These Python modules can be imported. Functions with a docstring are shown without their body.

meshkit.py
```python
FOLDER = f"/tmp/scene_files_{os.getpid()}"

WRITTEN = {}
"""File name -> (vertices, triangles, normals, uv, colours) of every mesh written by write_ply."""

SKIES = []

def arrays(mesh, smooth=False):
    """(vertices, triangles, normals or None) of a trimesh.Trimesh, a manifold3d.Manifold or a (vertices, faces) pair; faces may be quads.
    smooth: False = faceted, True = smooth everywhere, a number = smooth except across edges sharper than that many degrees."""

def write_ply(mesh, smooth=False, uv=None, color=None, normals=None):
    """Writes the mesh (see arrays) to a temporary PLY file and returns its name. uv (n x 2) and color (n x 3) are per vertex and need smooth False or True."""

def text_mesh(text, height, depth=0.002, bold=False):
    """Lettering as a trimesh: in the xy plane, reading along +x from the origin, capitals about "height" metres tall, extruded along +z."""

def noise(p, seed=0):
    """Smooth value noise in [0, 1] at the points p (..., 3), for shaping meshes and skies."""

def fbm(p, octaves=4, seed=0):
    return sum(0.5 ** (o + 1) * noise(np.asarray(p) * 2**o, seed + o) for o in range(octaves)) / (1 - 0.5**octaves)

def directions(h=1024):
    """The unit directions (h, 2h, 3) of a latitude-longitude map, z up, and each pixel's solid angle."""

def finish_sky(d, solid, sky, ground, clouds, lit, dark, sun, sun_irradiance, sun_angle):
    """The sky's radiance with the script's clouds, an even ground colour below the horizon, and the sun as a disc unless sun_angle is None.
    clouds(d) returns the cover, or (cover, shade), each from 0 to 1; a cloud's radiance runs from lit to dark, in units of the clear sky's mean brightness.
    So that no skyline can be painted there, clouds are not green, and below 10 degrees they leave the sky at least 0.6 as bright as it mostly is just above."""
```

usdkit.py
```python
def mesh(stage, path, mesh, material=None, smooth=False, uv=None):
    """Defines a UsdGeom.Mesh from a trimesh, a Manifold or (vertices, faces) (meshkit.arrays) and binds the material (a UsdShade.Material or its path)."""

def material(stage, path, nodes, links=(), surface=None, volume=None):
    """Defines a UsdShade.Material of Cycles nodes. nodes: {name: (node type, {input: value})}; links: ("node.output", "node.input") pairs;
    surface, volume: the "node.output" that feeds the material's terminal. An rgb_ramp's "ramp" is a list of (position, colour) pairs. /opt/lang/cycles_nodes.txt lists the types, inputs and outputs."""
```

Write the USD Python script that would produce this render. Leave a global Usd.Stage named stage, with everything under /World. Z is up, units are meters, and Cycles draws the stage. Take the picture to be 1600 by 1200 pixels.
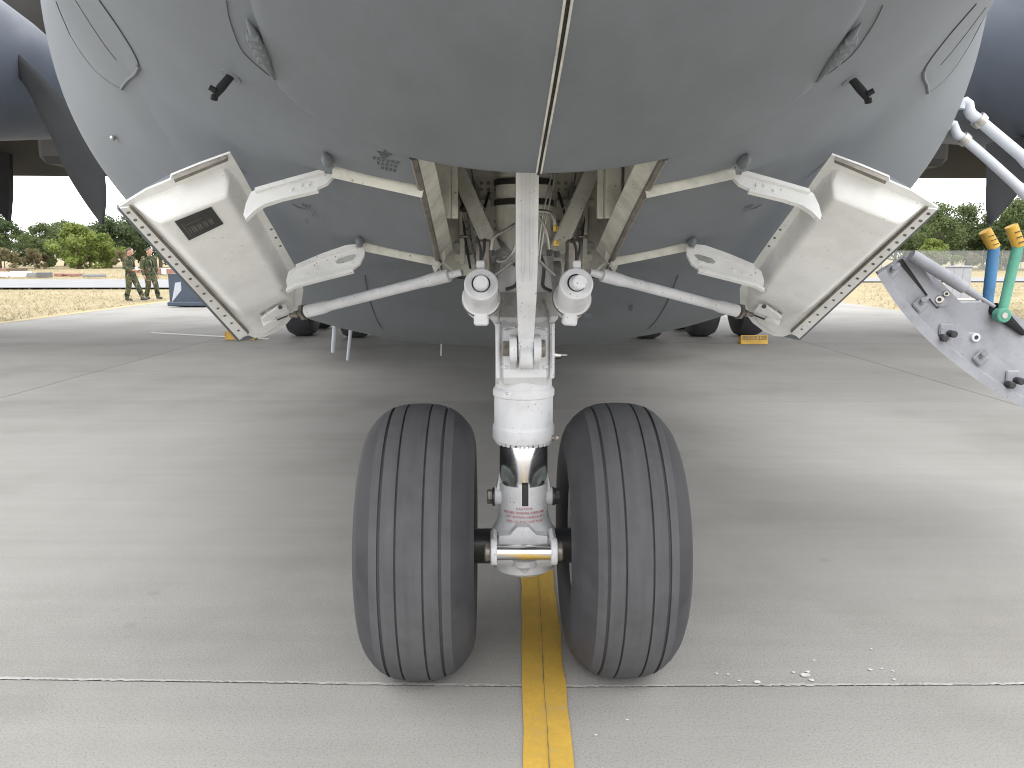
import math, random
import numpy as np, trimesh, manifold3d as m3, usdkit, meshkit
from scipy.interpolate import PchipInterpolator as PI
from pxr import Usd, UsdGeom, UsdLux, UsdShade, Gf, Sdf

stage = Usd.Stage.CreateInMemory()
UsdGeom.SetStageUpAxis(stage, UsdGeom.Tokens.z)
UsdGeom.SetStageMetersPerUnit(stage, 1.0)
UsdGeom.Xform.Define(stage, '/World'); UsdGeom.Scope.Define(stage, '/World/Looks')
rng = np.random.default_rng(7); random.seed(7)

# ------------------------------------------------------------------ camera, sky, sun, exposure
PITCH, YAW, EYE = math.radians(9.13), math.atan(7 / 1244.), np.array([0, 0, 1.5])
EXPOSURE = 1.1
SUN_EL, SUN_AZ = math.radians(52), math.radians(172)       # azimuth clockwise from +y: high behind the camera, veiled by cloud
SUN_I, SUN_ANGLE, SKY_I, CLOUD = 0.23, 45.0, 0.116, 1.0
cam = UsdGeom.Camera.Define(stage, '/World/camera')
cam.CreateFocalLengthAttr(36 * 1244 / 1600.); cam.CreateHorizontalApertureAttr(36.0); cam.CreateVerticalApertureAttr(27.0)
cam.CreateClippingRangeAttr(Gf.Vec2f(0.05, 9000)); cam.CreateExposureAttr(EXPOSURE)
cam.AddTranslateOp().Set(Gf.Vec3d(*map(float, EYE))); cam.AddRotateXYZOp().Set(Gf.Vec3f(90 - math.degrees(PITCH), 0, math.degrees(YAW)))
sun_dir = np.array([math.sin(SUN_AZ) * math.cos(SUN_EL), math.cos(SUN_AZ) * math.cos(SUN_EL), math.sin(SUN_EL)])
skym = usdkit.material(stage, '/World/Looks/sky', {
    'tc': ('texture_coordinate', {}), 'mp': ('mapping', {'scale': (1.0, 1.0, 2.2)}),
    'n': ('noise_texture', {'scale': 2.2, 'detail': 6.0, 'roughness': 0.55}),
    'r': ('rgb_ramp', {'ramp': [(0.25, (0.80, 0.80, 0.80)), (0.6, (1, 1, 1))]}),
    's': ('sky_texture', {'sky_type': 'single_scattering', 'sun_disc': False, 'sun_elevation': SUN_EL, 'sun_rotation': SUN_AZ, 'aerosol_density': 2.0}),
    'dz': ('separate_xyz', {}), 'zr': ('map_range', {'from_min': 0.0, 'from_max': 1.0, 'to_min': 0.90, 'to_max': 1.22, 'clamp': True}), 'zm': ('mix', {'mix_type': 'multiply', 'fac': 1.0}), 'cn': ('rgb_ramp', {'ramp': [(0.3, (9.0, 9.1, 9.4)), (0.75, (11.5, 11.6, 11.7))]}),
    'mx': ('mix', {'fac': 0.9}), 'bg': ('background_shader', {'strength': SKY_I})},
    [('tc.generated', 'mp.vector'), ('mp.vector', 'n.vector'), ('n.fac', 'r.fac'), ('n.fac', 'cn.fac'), ('r.color', 'mx.fac'), ('s.color', 'mx.color1'), ('tc.generated', 'dz.vector'), ('dz.z', 'zr.value'), ('cn.color', 'zm.color1'), ('zr.result', 'zm.color2'), ('zm.color', 'mx.color2'), ('mx.color', 'bg.color')], surface='bg.background')
dome = UsdLux.DomeLight.Define(stage, '/World/sky')
UsdShade.MaterialBindingAPI.Apply(dome.GetPrim()).Bind(skym)
dome.GetPrim().SetCustomDataByKey('kind', 'structure')
sun = UsdLux.DistantLight.Define(stage, '/World/sun')
sun.CreateIntensityAttr(SUN_I); sun.CreateAngleAttr(SUN_ANGLE); sun.CreateNormalizeAttr(True); sun.CreateColorAttr(Gf.Vec3f(1.0, 0.975, 0.95))
sun.AddRotateXYZOp().Set(Gf.Vec3f(90 - math.degrees(SUN_EL), 0, 180 - math.degrees(SUN_AZ)))

# ------------------------------------------------------------------ measuring: rays of the lens, in the world and in the airplane's own frame
_c, _s = math.cos(YAW), math.sin(YAW)
_R = np.array([[_c, -_s, 0], [_s, _c, 0], [0, 0, 1]])
FW, UP, RT = _R @ [0, math.cos(PITCH), -math.sin(PITCH)], _R @ [0, math.sin(PITCH), math.cos(PITCH)], _R @ [1, 0, 0]
def ray(px, py): return FW + (px - 800) / 1244. * RT - (py - 600) / 1244. * UP
def ground(px, py, z=0.):
    r = ray(px, py); return EYE + r * ((z - EYE[2]) / r[2])
def world_at(px, py, y):
    r = ray(px, py); return EYE + r * (y / r[1])
TH = 0.03; PIV = np.array([0.055, 2.0, 0])                    # the airplane stands turned a little from the camera's axis
RA = np.array([[math.cos(TH), -math.sin(TH), 0], [math.sin(TH), math.cos(TH), 0], [0, 0, 1]])
def to_world(p): return (np.asarray(p, float) - [0, 2.0, 0]) @ RA.T + PIV
def to_plane(p): return (np.asarray(p, float) - PIV) @ RA + [0, 2.0, 0]
EA = to_plane(EYE)
def lray(px, py): return ray(px, py) @ RA
def at(px, py, y):
    r = lray(px, py); return EA + r * ((y - EA[1]) / r[1])
def on_plane(px, py, o, n):
    r = lray(px, py); return EA + r * (np.dot(o - EA, n) / np.dot(r, n))

# ------------------------------------------------------------------ scene tree
used = {}
def number(path):
    k = used.get(path, 0); used[path] = k + 1
    return path if k == 0 else f'{path}_{k:03d}'
ORIGIN = {}
def keys(prim, label=None, cat=None, group=None, kind=None):
    for k, v in (('label', label), ('category', cat), ('group', group), ('kind', kind)):
        if v: prim.SetCustomDataByKey(k, v)
    return prim
def thing(name, label, cat, loc=(0, 0, 0), rz=0., group=None, kind=None, scale=None):
    path = number('/World/' + name)
    x = UsdGeom.Xform.Define(stage, path); x.AddTranslateOp().Set(Gf.Vec3d(*map(float, loc)))
    if rz: x.AddRotateZOp().Set(float(math.degrees(rz)))
    if scale is not None: x.AddScaleOp().Set(Gf.Vec3f(*map(float, scale)))
    return keys(x.GetPrim(), label, cat, group, kind)
def part(parent, name, mesh, mat, smooth=32, label=None, kind=None, off=None):
    base = str(parent.GetPath()) if parent is not None else '/World'
    path = number(f'{base}/{name}')
    if off is not None: mesh = mesh.copy(); mesh.apply_translation(off)
    return keys(usdkit.mesh(stage, path, mesh, M[mat], smooth=smooth).GetPrim(), label, None, None, kind)
def copy_of(proto, name, label, cat, loc, rz=0., group=None, scale=None):
    t = thing(name, label, cat, loc, rz, group, None, scale)
    t.GetReferences().AddInternalReference(proto.GetPath()); t.SetInstanceable(True)
    return t

# ------------------------------------------------------------------ materials
M = {}
def mat(name, nodes, links, surface='p.BSDF'):
    M[name] = usdkit.material(stage, '/World/Looks/' + name, nodes, links, surface=surface); return M[name]
def plain(name, col, rough=0.5, metal=0., spec=0.5, coat=0., var=0.12, scale=6., bump=0.0, bscale=120.):
    a = tuple(c * (1 - var) for c in col); b = tuple(min(1, c * (1 + var)) for c in col)
    nodes = {'g': ('texture_coordinate', {}), 'n': ('noise_texture', {'scale': scale, 'detail': 5.0, 'roughness': 0.6}),
             'r': ('rgb_ramp', {'ramp': [(0.3, a), (0.7, b)]}),
             'rr': ('map_range', {'from_min': 0.3, 'from_max': 0.7, 'to_min': max(0.03, rough - 0.07), 'to_max': rough + 0.08}),
             'p': ('principled_bsdf', {'metallic': metal, 'specular_ior_level': spec, 'coat_weight': coat})}
    links = [('g.object', 'n.vector'), ('n.fac', 'r.fac'), ('r.color', 'p.base_color'), ('n.fac', 'rr.value'), ('rr.result', 'p.roughness')]
    if bump:
        nodes['bn'] = ('noise_texture', {'scale': bscale, 'detail': 3.0}); nodes['b'] = ('bump', {'strength': bump, 'distance': 0.004})
        links += [('g.object', 'bn.vector'), ('bn.fac', 'b.height'), ('b.normal', 'p.normal')]
    return mat(name, nodes, links)
def speckled(name, col, dirt, rough, amount, streak=0.25, spec=0.5, vscale=70.):
    """gloss paint with chips, specks and broad grime"""
    nodes = {'g': ('texture_coordinate', {}), 'n': ('noise_texture', {'scale': 7.0, 'detail': 7.0, 'roughness': 0.68}),
             'n2': ('noise_texture', {'scale': 2.3, 'detail': 4.0, 'roughness': 0.6}),
             'v': ('voronoi_texture', {'scale': vscale}), 'v2': ('math', {'math_type': 'less_than', 'value2': 0.17}),
             'nm': ('noise_texture', {'scale': 19.0, 'detail': 2.0}), 'nmr': ('map_range', {'from_min': 0.52, 'from_max': 0.66, 'to_min': 0.0, 'to_max': amount, 'clamp': True}),
             'mm': ('math', {'math_type': 'multiply'}),
             'r': ('rgb_ramp', {'ramp': [(0.35, tuple(c * (1 - streak) for c in col)), (0.56, col), (1.0, tuple(min(1, c * 1.04) for c in col))]}),
             'r2': ('map_range', {'from_min': 0.53, 'from_max': 0.75, 'to_min': 0.0, 'to_max': 0.35, 'clamp': True}),
             'mxa': ('mix', {'color2': tuple(0.5 * c + 0.5 * d for c, d in zip(col, dirt))}), 'mx': ('mix', {'color2': dirt}),
             'rr': ('map_range', {'from_min': 0.3, 'from_max': 0.7, 'to_min': rough + 0.1, 'to_max': rough - 0.05}),
             'bn': ('noise_texture', {'scale': 45.0, 'detail': 4.0}), 'b': ('bump', {'strength': 0.12, 'distance': 0.003}),
             'p': ('principled_bsdf', {'specular_ior_level': spec})}
    links = [('g.object', x + '.vector') for x in ('n', 'n2', 'v', 'nm', 'bn')] + [
        ('n.fac', 'r.fac'), ('v.distance', 'v2.value1'), ('nm.fac', 'nmr.value'), ('v2.value', 'mm.value1'), ('nmr.result', 'mm.value2'),
        ('n2.fac', 'r2.value'), ('r2.result', 'mxa.fac'), ('r.color', 'mxa.color1'), ('mxa.color', 'mx.color1'), ('mm.value', 'mx.fac'), ('mx.color', 'p.base_color'),
        ('n.fac', 'rr.value'), ('rr.result', 'p.roughness'), ('bn.fac', 'b.height'), ('b.normal', 'p.normal')]
    return mat(name, nodes, links)
# grey airframe paint: broad soft patches, faint streaks along the airflow, slight oil-canning
mat('airframe_grey', {'g': ('texture_coordinate', {}), 'mp': ('mapping', {'scale': (1.0, 0.35, 1.0)}),
    'n': ('noise_texture', {'scale': 1.3, 'detail': 5.0, 'roughness': 0.55}), 'n2': ('noise_texture', {'scale': 9.0, 'detail': 6.0, 'roughness': 0.7}),
    'r': ('rgb_ramp', {'ramp': [(0.3, (0.171, 0.188, 0.205)), (0.7, (0.193, 0.209, 0.227))]}), 'r2': ('rgb_ramp', {'ramp': [(0.3, (0.87, 0.87, 0.86)), (0.62, (1, 1, 1))]}),
    'mx': ('mix', {'mix_type': 'multiply', 'fac': 1.0}), 'rr': ('map_range', {'from_min': 0.3, 'from_max': 0.7, 'to_min': 0.5, 'to_max': 0.64}),
    'b': ('bump', {'strength': 0.25, 'distance': 0.02}), 'p': ('principled_bsdf', {'specular_ior_level': 0.16})},
    [('g.object', 'n.vector'), ('g.object', 'mp.vector'), ('mp.vector', 'n2.vector'), ('n.fac', 'r.fac'), ('n2.fac', 'r2.fac'), ('r.color', 'mx.color1'), ('r2.color', 'mx.color2'),
     ('mx.color', 'p.base_color'), ('n2.fac', 'rr.value'), ('rr.result', 'p.roughness'), ('n.fac', 'b.height'), ('b.normal', 'p.normal')])
speckled('white_paint', (0.72, 0.72, 0.705), (0.14, 0.12, 0.09), 0.40, 0.9, streak=0.10)
speckled('door_white', (0.79, 0.79, 0.765), (0.16, 0.13, 0.09), 0.42, 0.45, streak=0.10, vscale=60.)
speckled('cream_primer', (0.66, 0.65, 0.58), (0.08, 0.07, 0.05), 0.5, 0.8, streak=0.35, vscale=55.)
speckled('strut_white', (0.64, 0.645, 0.66), (0.10, 0.09, 0.08), 0.34, 0.9, streak=0.17, vscale=75.)
speckled('door_grey', (0.27, 0.275, 0.30), (0.10, 0.09, 0.08), 0.42, 0.7, streak=0.2, vscale=40.)
speckled('stained_grey', (0.40, 0.40, 0.385), (0.06, 0.05, 0.04), 0.5, 0.9, streak=0.6)
speckled('door_lilac', (0.20, 0.20, 0.235), (0.10, 0.09, 0.08), 0.45, 0.5, streak=0.15, vscale=40.)
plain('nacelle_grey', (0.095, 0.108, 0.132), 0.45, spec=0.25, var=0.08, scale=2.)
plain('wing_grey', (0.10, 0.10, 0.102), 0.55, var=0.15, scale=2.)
plain('flap_shade', (0.035, 0.033, 0.031), 0.6, var=0.12, scale=2.)  # wing grey made darker in its colour for the shade on the flaps
plain('blade_dark', (0.020, 0.021, 0.023), 0.75, spec=0.25, var=0.2)
plain('rubber_seal', (0.022, 0.021, 0.02), 0.6, var=0.3)
plain('grime', (0.16, 0.145, 0.115), 0.65, var=0.45, scale=14.)
plain('dirty_metal', (0.22, 0.20, 0.175), 0.42, metal=0.6, var=0.4, scale=25.)
plain('steel', (0.52, 0.50, 0.47), 0.3, metal=1.0, var=0.2, scale=20.)
plain('chrome', (0.80, 0.80, 0.82), 0.14, metal=1.0, var=0.04)
plain('black_paint', (0.02, 0.02, 0.022), 0.4, var=0.3)
plain('red_print', (0.42, 0.10, 0.11), 0.6, var=0.2, scale=200.)
plain('dark_print', (0.075, 0.078, 0.085), 0.6, var=0.25, scale=150.)
plain('seam', (0.085, 0.09, 0.097), 0.6)
plain('pale_print', (0.24, 0.245, 0.25), 0.6, var=0.2, scale=150.)
plain('placard', (0.035, 0.035, 0.032), 0.35, var=0.2)
plain('rim_green', (0.42, 0.48, 0.45), 0.45, var=0.1)
plain('tube_white', (0.50, 0.53, 0.58), 0.35, var=0.06)
speckled('blue_paint', (0.05, 0.17, 0.33), (0.25, 0.26, 0.27), 0.5, 0.9, streak=0.3); speckled('green_paint', (0.09, 0.31, 0.22), (0.28, 0.30, 0.28), 0.5, 0.9, streak=0.3)
speckled('yellow_paint', (0.56, 0.33, 0.045), (0.16, 0.12, 0.07), 0.55, 0.8, streak=0.3)
plain('hose', (0.05, 0.05, 0.05), 0.45, var=0.2); plain('pipe_metal', (0.40, 0.39, 0.37), 0.35, metal=0.8, var=0.2, scale=30.)
plain('brass', (0.45, 0.33, 0.10), 0.35, metal=1.0, var=0.1)
# tyre rubber: dusty, scuffed bands
mat('rubber', {'g': ('texture_coordinate', {}), 'mp': ('mapping', {'scale': (30.0, 2.5, 2.5)}), 'n': ('noise_texture', {'scale': 1.0, 'detail': 5.0, 'roughness': 0.6}),
    'n2': ('noise_texture', {'scale': 9.0, 'detail': 5.0, 'roughness': 0.65}), 'm': ('mix', {'mix_type': 'mix', 'fac': 0.5}),
    'r': ('rgb_ramp', {'ramp': [(0.3, (0.060, 0.060, 0.063)), (0.52, (0.080, 0.080, 0.084)), (0.75, (0.098, 0.097, 0.098))]}),
    'bn': ('noise_texture', {'scale': 220.0, 'detail': 3.0}), 'b': ('bump', {'strength': 0.25, 'distance': 0.002}),
    'p': ('principled_bsdf', {'roughness': 0.8, 'specular_ior_level': 0.15})},
    [('g.object', 'mp.vector'), ('mp.vector', 'n.vector'), ('g.object', 'n2.vector'), ('g.object', 'bn.vector'), ('n.fac', 'm.color1'), ('n2.fac', 'm.color2'), ('m.color', 'r.fac'),
     ('r.color', 'p.base_color'), ('bn.fac', 'b.height'), ('b.normal', 'p.normal')])
plain('rubber_side', (0.040, 0.040, 0.044), 0.6, spec=0.3, var=0.25, scale=9.)
# brushed concrete
def concrete(name, tint):
    mat(name, {'g': ('geometry', {}), 'mp': ('mapping', {'scale': (0.22, 5.0, 1.0)}), 'n': ('noise_texture', {'scale': 1.6, 'detail': 7.0, 'roughness': 0.62}),
        'n2': ('noise_texture', {'scale': 0.55, 'detail': 6.0, 'roughness': 0.6}), 'n3': ('noise_texture', {'scale': 130.0, 'detail': 3.0, 'roughness': 0.7}),
        'a': ('rgb_ramp', {'ramp': [(0.30, tuple(t * 0.95 for t in tint)), (0.70, tuple(t * 1.04 for t in tint))]}),
        'b': ('rgb_ramp', {'ramp': [(0.28, (0.74, 0.735, 0.72)), (0.48, (0.93, 0.93, 0.925)), (0.68, (1.03, 1.03, 1.03))]}), 'c': ('rgb_ramp', {'ramp': [(0.30, (0.62, 0.61, 0.60)), (0.48, (1, 1, 1)), (0.75, (1.2, 1.2, 1.2))]}),
        'm': ('mix', {'mix_type': 'multiply', 'fac': 1.0}), 'm2': ('mix', {'mix_type': 'multiply', 'fac': 0.75}),
        'sv': ('voronoi_texture', {'scale': 2.6}), 'sl': ('map_range', {'from_min': 0.02, 'from_max': 0.10, 'to_min': 0.45, 'to_max': 0.0, 'clamp': True}),
        'sn': ('noise_texture', {'scale': 0.8, 'detail': 2.0}), 'snr': ('map_range', {'from_min': 0.56, 'from_max': 0.62, 'to_min': 0.0, 'to_max': 1.0, 'clamp': True}), 'smul': ('math', {'math_type': 'multiply'}),
        'm3': ('mix', {'color2': tuple(t * 0.62 for t in tint)}),
        'bw': ('rgb_to_bw', {}), 'bu': ('bump', {'strength': 0.35, 'distance': 0.006}), 'p': ('principled_bsdf', {'roughness': 0.86, 'specular_ior_level': 0.25})},
        [('g.position', 'mp.vector'), ('mp.vector', 'n.vector'), ('g.position', 'n2.vector'), ('g.position', 'n3.vector'), ('g.position', 'sv.vector'), ('g.position', 'sn.vector'),
         ('n.fac', 'a.fac'), ('n2.fac', 'b.fac'), ('n3.fac', 'c.fac'), ('a.color', 'm.color1'), ('b.color', 'm.color2'), ('m.color', 'm2.color1'), ('c.color', 'm2.color2'),
         ('sv.distance', 'sl.value'), ('sn.fac', 'snr.value'), ('sl.result', 'smul.value1'), ('snr.result', 'smul.value2'), ('smul.value', 'm3.fac'), ('m2.color', 'm3.color1'), ('m3.color', 'p.base_color'),
         ('n3.fac', 'bu.height'), ('bu.normal', 'p.normal')])
for i, t in enumerate(((0.285, 0.276, 0.258), (0.294, 0.284, 0.266), (0.276, 0.267, 0.250))): concrete(f'concrete_{i}', t)
def weathered(name, col, under, cover, scale=5.):
    mat(name, {'g': ('geometry', {}), 'n': ('noise_texture', {'scale': scale, 'detail': 8.0, 'roughness': 0.7}), 'n2': ('noise_texture', {'scale': 60.0, 'detail': 4.0, 'roughness': 0.7}), 'm': ('mix', {'fac': 0.45}),
        'r': ('rgb_ramp', {'ramp': [(cover - 0.06, under), (cover + 0.03, tuple(c * 0.85 for c in col)), (cover + 0.2, col)]}),
        'b': ('bump', {'strength': 0.3, 'distance': 0.003}), 'p': ('principled_bsdf', {'roughness': 0.75, 'specular_ior_level': 0.3})},
        [('g.position', 'n.vector'), ('g.position', 'n2.vector'), ('n.fac', 'm.color1'), ('n2.fac', 'm.color2'), ('m.color', 'r.fac'), ('r.color', 'p.base_color'), ('n2.fac', 'b.height'), ('b.normal', 'p.normal')])
weathered('line_yellow', (0.50, 0.315, 0.055), (0.36, 0.28, 0.14), 0.42)
weathered('line_faded', (0.46, 0.36, 0.16), (0.36, 0.32, 0.22), 0.48)
weathered('line_white', (0.62, 0.62, 0.6), (0.34, 0.335, 0.32), 0.42)
weathered('mortar', (0.40, 0.392, 0.375), (0.25, 0.245, 0.23), 0.46, 9.)
plain('joint_dark', (0.10, 0.095, 0.085), 0.9, var=0.3, scale=9.)
mat('dry_ground', {'g': ('geometry', {}), 'n': ('noise_texture', {'scale': 0.16, 'detail': 8.0, 'roughness': 0.66}), 'n2': ('noise_texture', {'scale': 3.0, 'detail': 6.0, 'roughness': 0.7}), 'm': ('mix', {'fac': 0.5}),
    'r': ('rgb_ramp', {'ramp': [(0.32, (0.14, 0.125, 0.065)), (0.45, (0.25, 0.21, 0.125)), (0.6, (0.34, 0.285, 0.18))]}), 'p': ('principled_bsdf', {'roughness': 0.95, 'specular_ior_level': 0.1})},
    [('g.position', 'n.vector'), ('g.position', 'n2.vector'), ('n.fac', 'm.color1'), ('n2.fac', 'm.color2'), ('m.color', 'r.fac'), ('r.color', 'p.base_color')])
mat('road_grey', {'g': ('geometry', {}), 'n': ('noise_texture', {'scale': 0.7, 'detail': 6.0}), 'r': ('rgb_ramp', {'ramp': [(0.3, (0.19, 0.19, 0.195)), (0.7, (0.235, 0.235, 0.24))]}), 'p': ('principled_bsdf', {'roughness': 0.9})},
    [('g.position', 'n.vector'), ('n.fac', 'r.fac'), ('r.color', 'p.base_color')])
def leafy(name, dark, light):
    mat(name, {'o': ('geometry', {}), 'n': ('noise_texture', {'scale': 0.9, 'detail': 3.0}), 'r': ('rgb_ramp', {'ramp': [(0.3, dark), (0.7, light)]}),
        'd': ('principled_bsdf', {'roughness': 0.6, 'specular_ior_level': 0.25}), 't': ('translucent_bsdf', {}), 'x': ('mix_closure', {'fac': 0.28})},
        [('o.position', 'n.vector'), ('n.fac', 'r.fac'), ('r.color', 'd.base_color'), ('r.color', 't.color'), ('d.BSDF', 'x.closure1'), ('t.BSDF', 'x.closure2')], surface='x.closure')
leafy('leaf_dark', (0.040, 0.060, 0.026), (0.080, 0.108, 0.042)); leafy('leaf_mid', (0.055, 0.080, 0.030), (0.115, 0.145, 0.052)); leafy('leaf_bright', (0.110, 0.150, 0.030), (0.200, 0.240, 0.062))
leafy('leaf_dry', (0.10, 0.09, 0.045), (0.19, 0.16, 0.085)); leafy('straw', (0.24, 0.205, 0.12), (0.36, 0.30, 0.19))
plain('bark', (0.11, 0.085, 0.06), 0.9, var=0.35, scale=12.)
mat('chain_link', {'t': ('transparent_bsdf', {}), 'p': ('principled_bsdf', {'base_color': (0.22, 0.23, 0.22), 'metallic': 0.4, 'roughness': 0.6}), 'x': ('mix_closure', {'fac': 0.30})}, [('t.BSDF', 'x.closure1'), ('p.BSDF', 'x.closure2')], surface='x.closure')
mat('camouflage', {'g': ('texture_coordinate', {}), 'n': ('noise_texture', {'scale': 5.2, 'detail': 2.5, 'roughness': 0.6, 'distortion': 1.0}),
    'r': ('rgb_ramp', {'ramp': [(0.0, (0.016, 0.017, 0.013)), (0.42, (0.016, 0.017, 0.013)), (0.425, (0.065, 0.085, 0.045)), (0.52, (0.065, 0.085, 0.045)), (0.525, (0.075, 0.048, 0.030)), (0.59, (0.075, 0.048, 0.030)), (0.595, (0.19, 0.185, 0.12)), (1, (0.19, 0.185, 0.12))]}),
    'p': ('principled_bsdf', {'roughness': 0.85, 'specular_ior_level': 0.2})}, [('g.object', 'n.vector'), ('n.fac', 'r.fac'), ('r.color', 'p.base_color')])
plain('skin', (0.42, 0.24, 0.17), 0.55, var=0.08); plain('hair', (0.045, 0.028, 0.02), 0.6); plain('boot', (0.03, 0.032, 0.03), 0.5); plain('paper', (0.75, 0.75, 0.74), 0.7, var=0.05)
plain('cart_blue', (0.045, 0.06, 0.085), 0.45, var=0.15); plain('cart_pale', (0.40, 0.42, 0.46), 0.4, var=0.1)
plain('cabinet_grey', (0.30, 0.31, 0.34), 0.5, var=0.08); plain('rust_red', (0.25, 0.13, 0.10), 0.8, var=0.25); plain('post_grey', (0.20, 0.20, 0.195), 0.8, var=0.15)

# ------------------------------------------------------------------ mesh helpers
cat = trimesh.util.concatenate
def frame(d):
    d = d / np.linalg.norm(d); a = np.array([0, 0, 1.]) if abs(d[2]) < 0.9 else np.array([1., 0, 0])
    u = np.cross(d, a); u /= np.linalg.norm(u); return d, u, np.cross(d, u)
def lathe(p0, p1, prof, n=28, cap=True):
    """prof: (t along p0->p1 in metres or fraction if <=1 given as ('f')), radius) pairs in metres along the axis"""
    p0, p1 = np.asarray(p0, float), np.asarray(p1, float); d, u, w = frame(p1 - p0)
    th = np.linspace(0, 2 * math.pi, n, endpoint=False); ring = np.cos(th)[:, None] * u + np.sin(th)[:, None] * w
    v = [p0 + d * t + ring * r for t, r in prof]; k = len(prof); V = np.concatenate(v); f = []
    for i in range(k - 1):
        a, b = i * n, (i + 1) * n; j = np.arange(n); j2 = (j + 1) % n
        f += [np.stack([a + j, b + j2, a + j2], 1), np.stack([a + j, b + j, b + j2], 1)]
    if cap:
        V = np.vstack([V, p0 + d * prof[0][0], p0 + d * prof[-1][0]]); c0, c1 = len(V) - 2, len(V) - 1; j = np.arange(n); j2 = (j + 1) % n
        f += [np.stack([np.full(n, c0), j, j2], 1), np.stack([np.full(n, c1), (k - 1) * n + j2, (k - 1) * n + j], 1)]
    m = trimesh.Trimesh(V, np.vstack(f)[:, ::-1], process=False); return m
def cyl(p0, p1, r0, r1=None, n=24, bev=0.):
    L = float(np.linalg.norm(np.asarray(p1, float) - p0)); r1 = r0 if r1 is None else r1
    pr = [(0, r0), (L, r1)] if not bev else [(0, r0 - bev), (bev, r0), (L - bev, r1), (L, r1 - bev)]
    return lathe(p0, p1, pr, n)
def spline(pts, k=8):
    pts = np.asarray(pts, float); t = np.r_[0, np.cumsum(np.linalg.norm(np.diff(pts, axis=0), axis=1))]
    return PI(t, pts)(np.linspace(0, t[-1], k * (len(pts) - 1) + 1))
def tube(pts, r, n=10):
    pts = np.asarray(pts, float); r = np.broadcast_to(r, len(pts)); tan = np.gradient(pts, axis=0); tan /= np.linalg.norm(tan, axis=1)[:, None]
    _, u, _ = frame(tan[0]); V = []; th = np.linspace(0, 2 * math.pi, n, endpoint=False)
    for p, t, rr in zip(pts, tan, r):
        u = u - t * np.dot(u, t); u /= np.linalg.norm(u); w = np.cross(t, u); V.append(p + rr * (np.cos(th)[:, None] * u + np.sin(th)[:, None] * w))
    V = np.concatenate(V); f = []; j = np.arange(n); j2 = (j + 1) % n
    for i in range(len(pts) - 1):
        a, b = i * n, (i + 1) * n; f += [np.stack([a + j, a + j2, b + j2], 1), np.stack([a + j, b + j2, b + j], 1)]
    V = np.vstack([V, pts[0], pts[-1]]); c0, c1 = len(V) - 2, len(V) - 1; e = (len(pts) - 1) * n
    f += [np.stack([np.full(n, c0), j2, j], 1), np.stack([np.full(n, c1), e + j, e + j2], 1)]
    return trimesh.Trimesh(V, np.vstack(f), process=False)
def hull(pts): return trimesh.convex.convex_hull(np.asarray(pts, float))
def cbox(c, size, bev=0.004, axes=None):
    """chamfered box"""
    h = np.asarray(size, float) / 2; b = min(bev, h.min() * 0.9); A = np.eye(3) if axes is None else np.asarray(axes, float); P = []
    for s in np.ndindex(2, 2, 2):
        s = np.array(s) * 2 - 1
        for k in range(3):
            q = h - b; q[k] = h[k]; P.append(s * q)
    return hull(np.asarray(P) @ A + np.asarray(c, float))
def bar(p0, p1, w, t, up=(0, 0, 1), bev=0.004):
    p0, p1 = np.asarray(p0, float), np.asarray(p1, float); d = p1 - p0; L = np.linalg.norm(d); d = d / L
    s = np.cross(d, up); s /= np.linalg.norm(s); u = np.cross(s, d)
    return cbox((p0 + p1) / 2, (L, w, t), bev, np.stack([d, s, u]))
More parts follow.
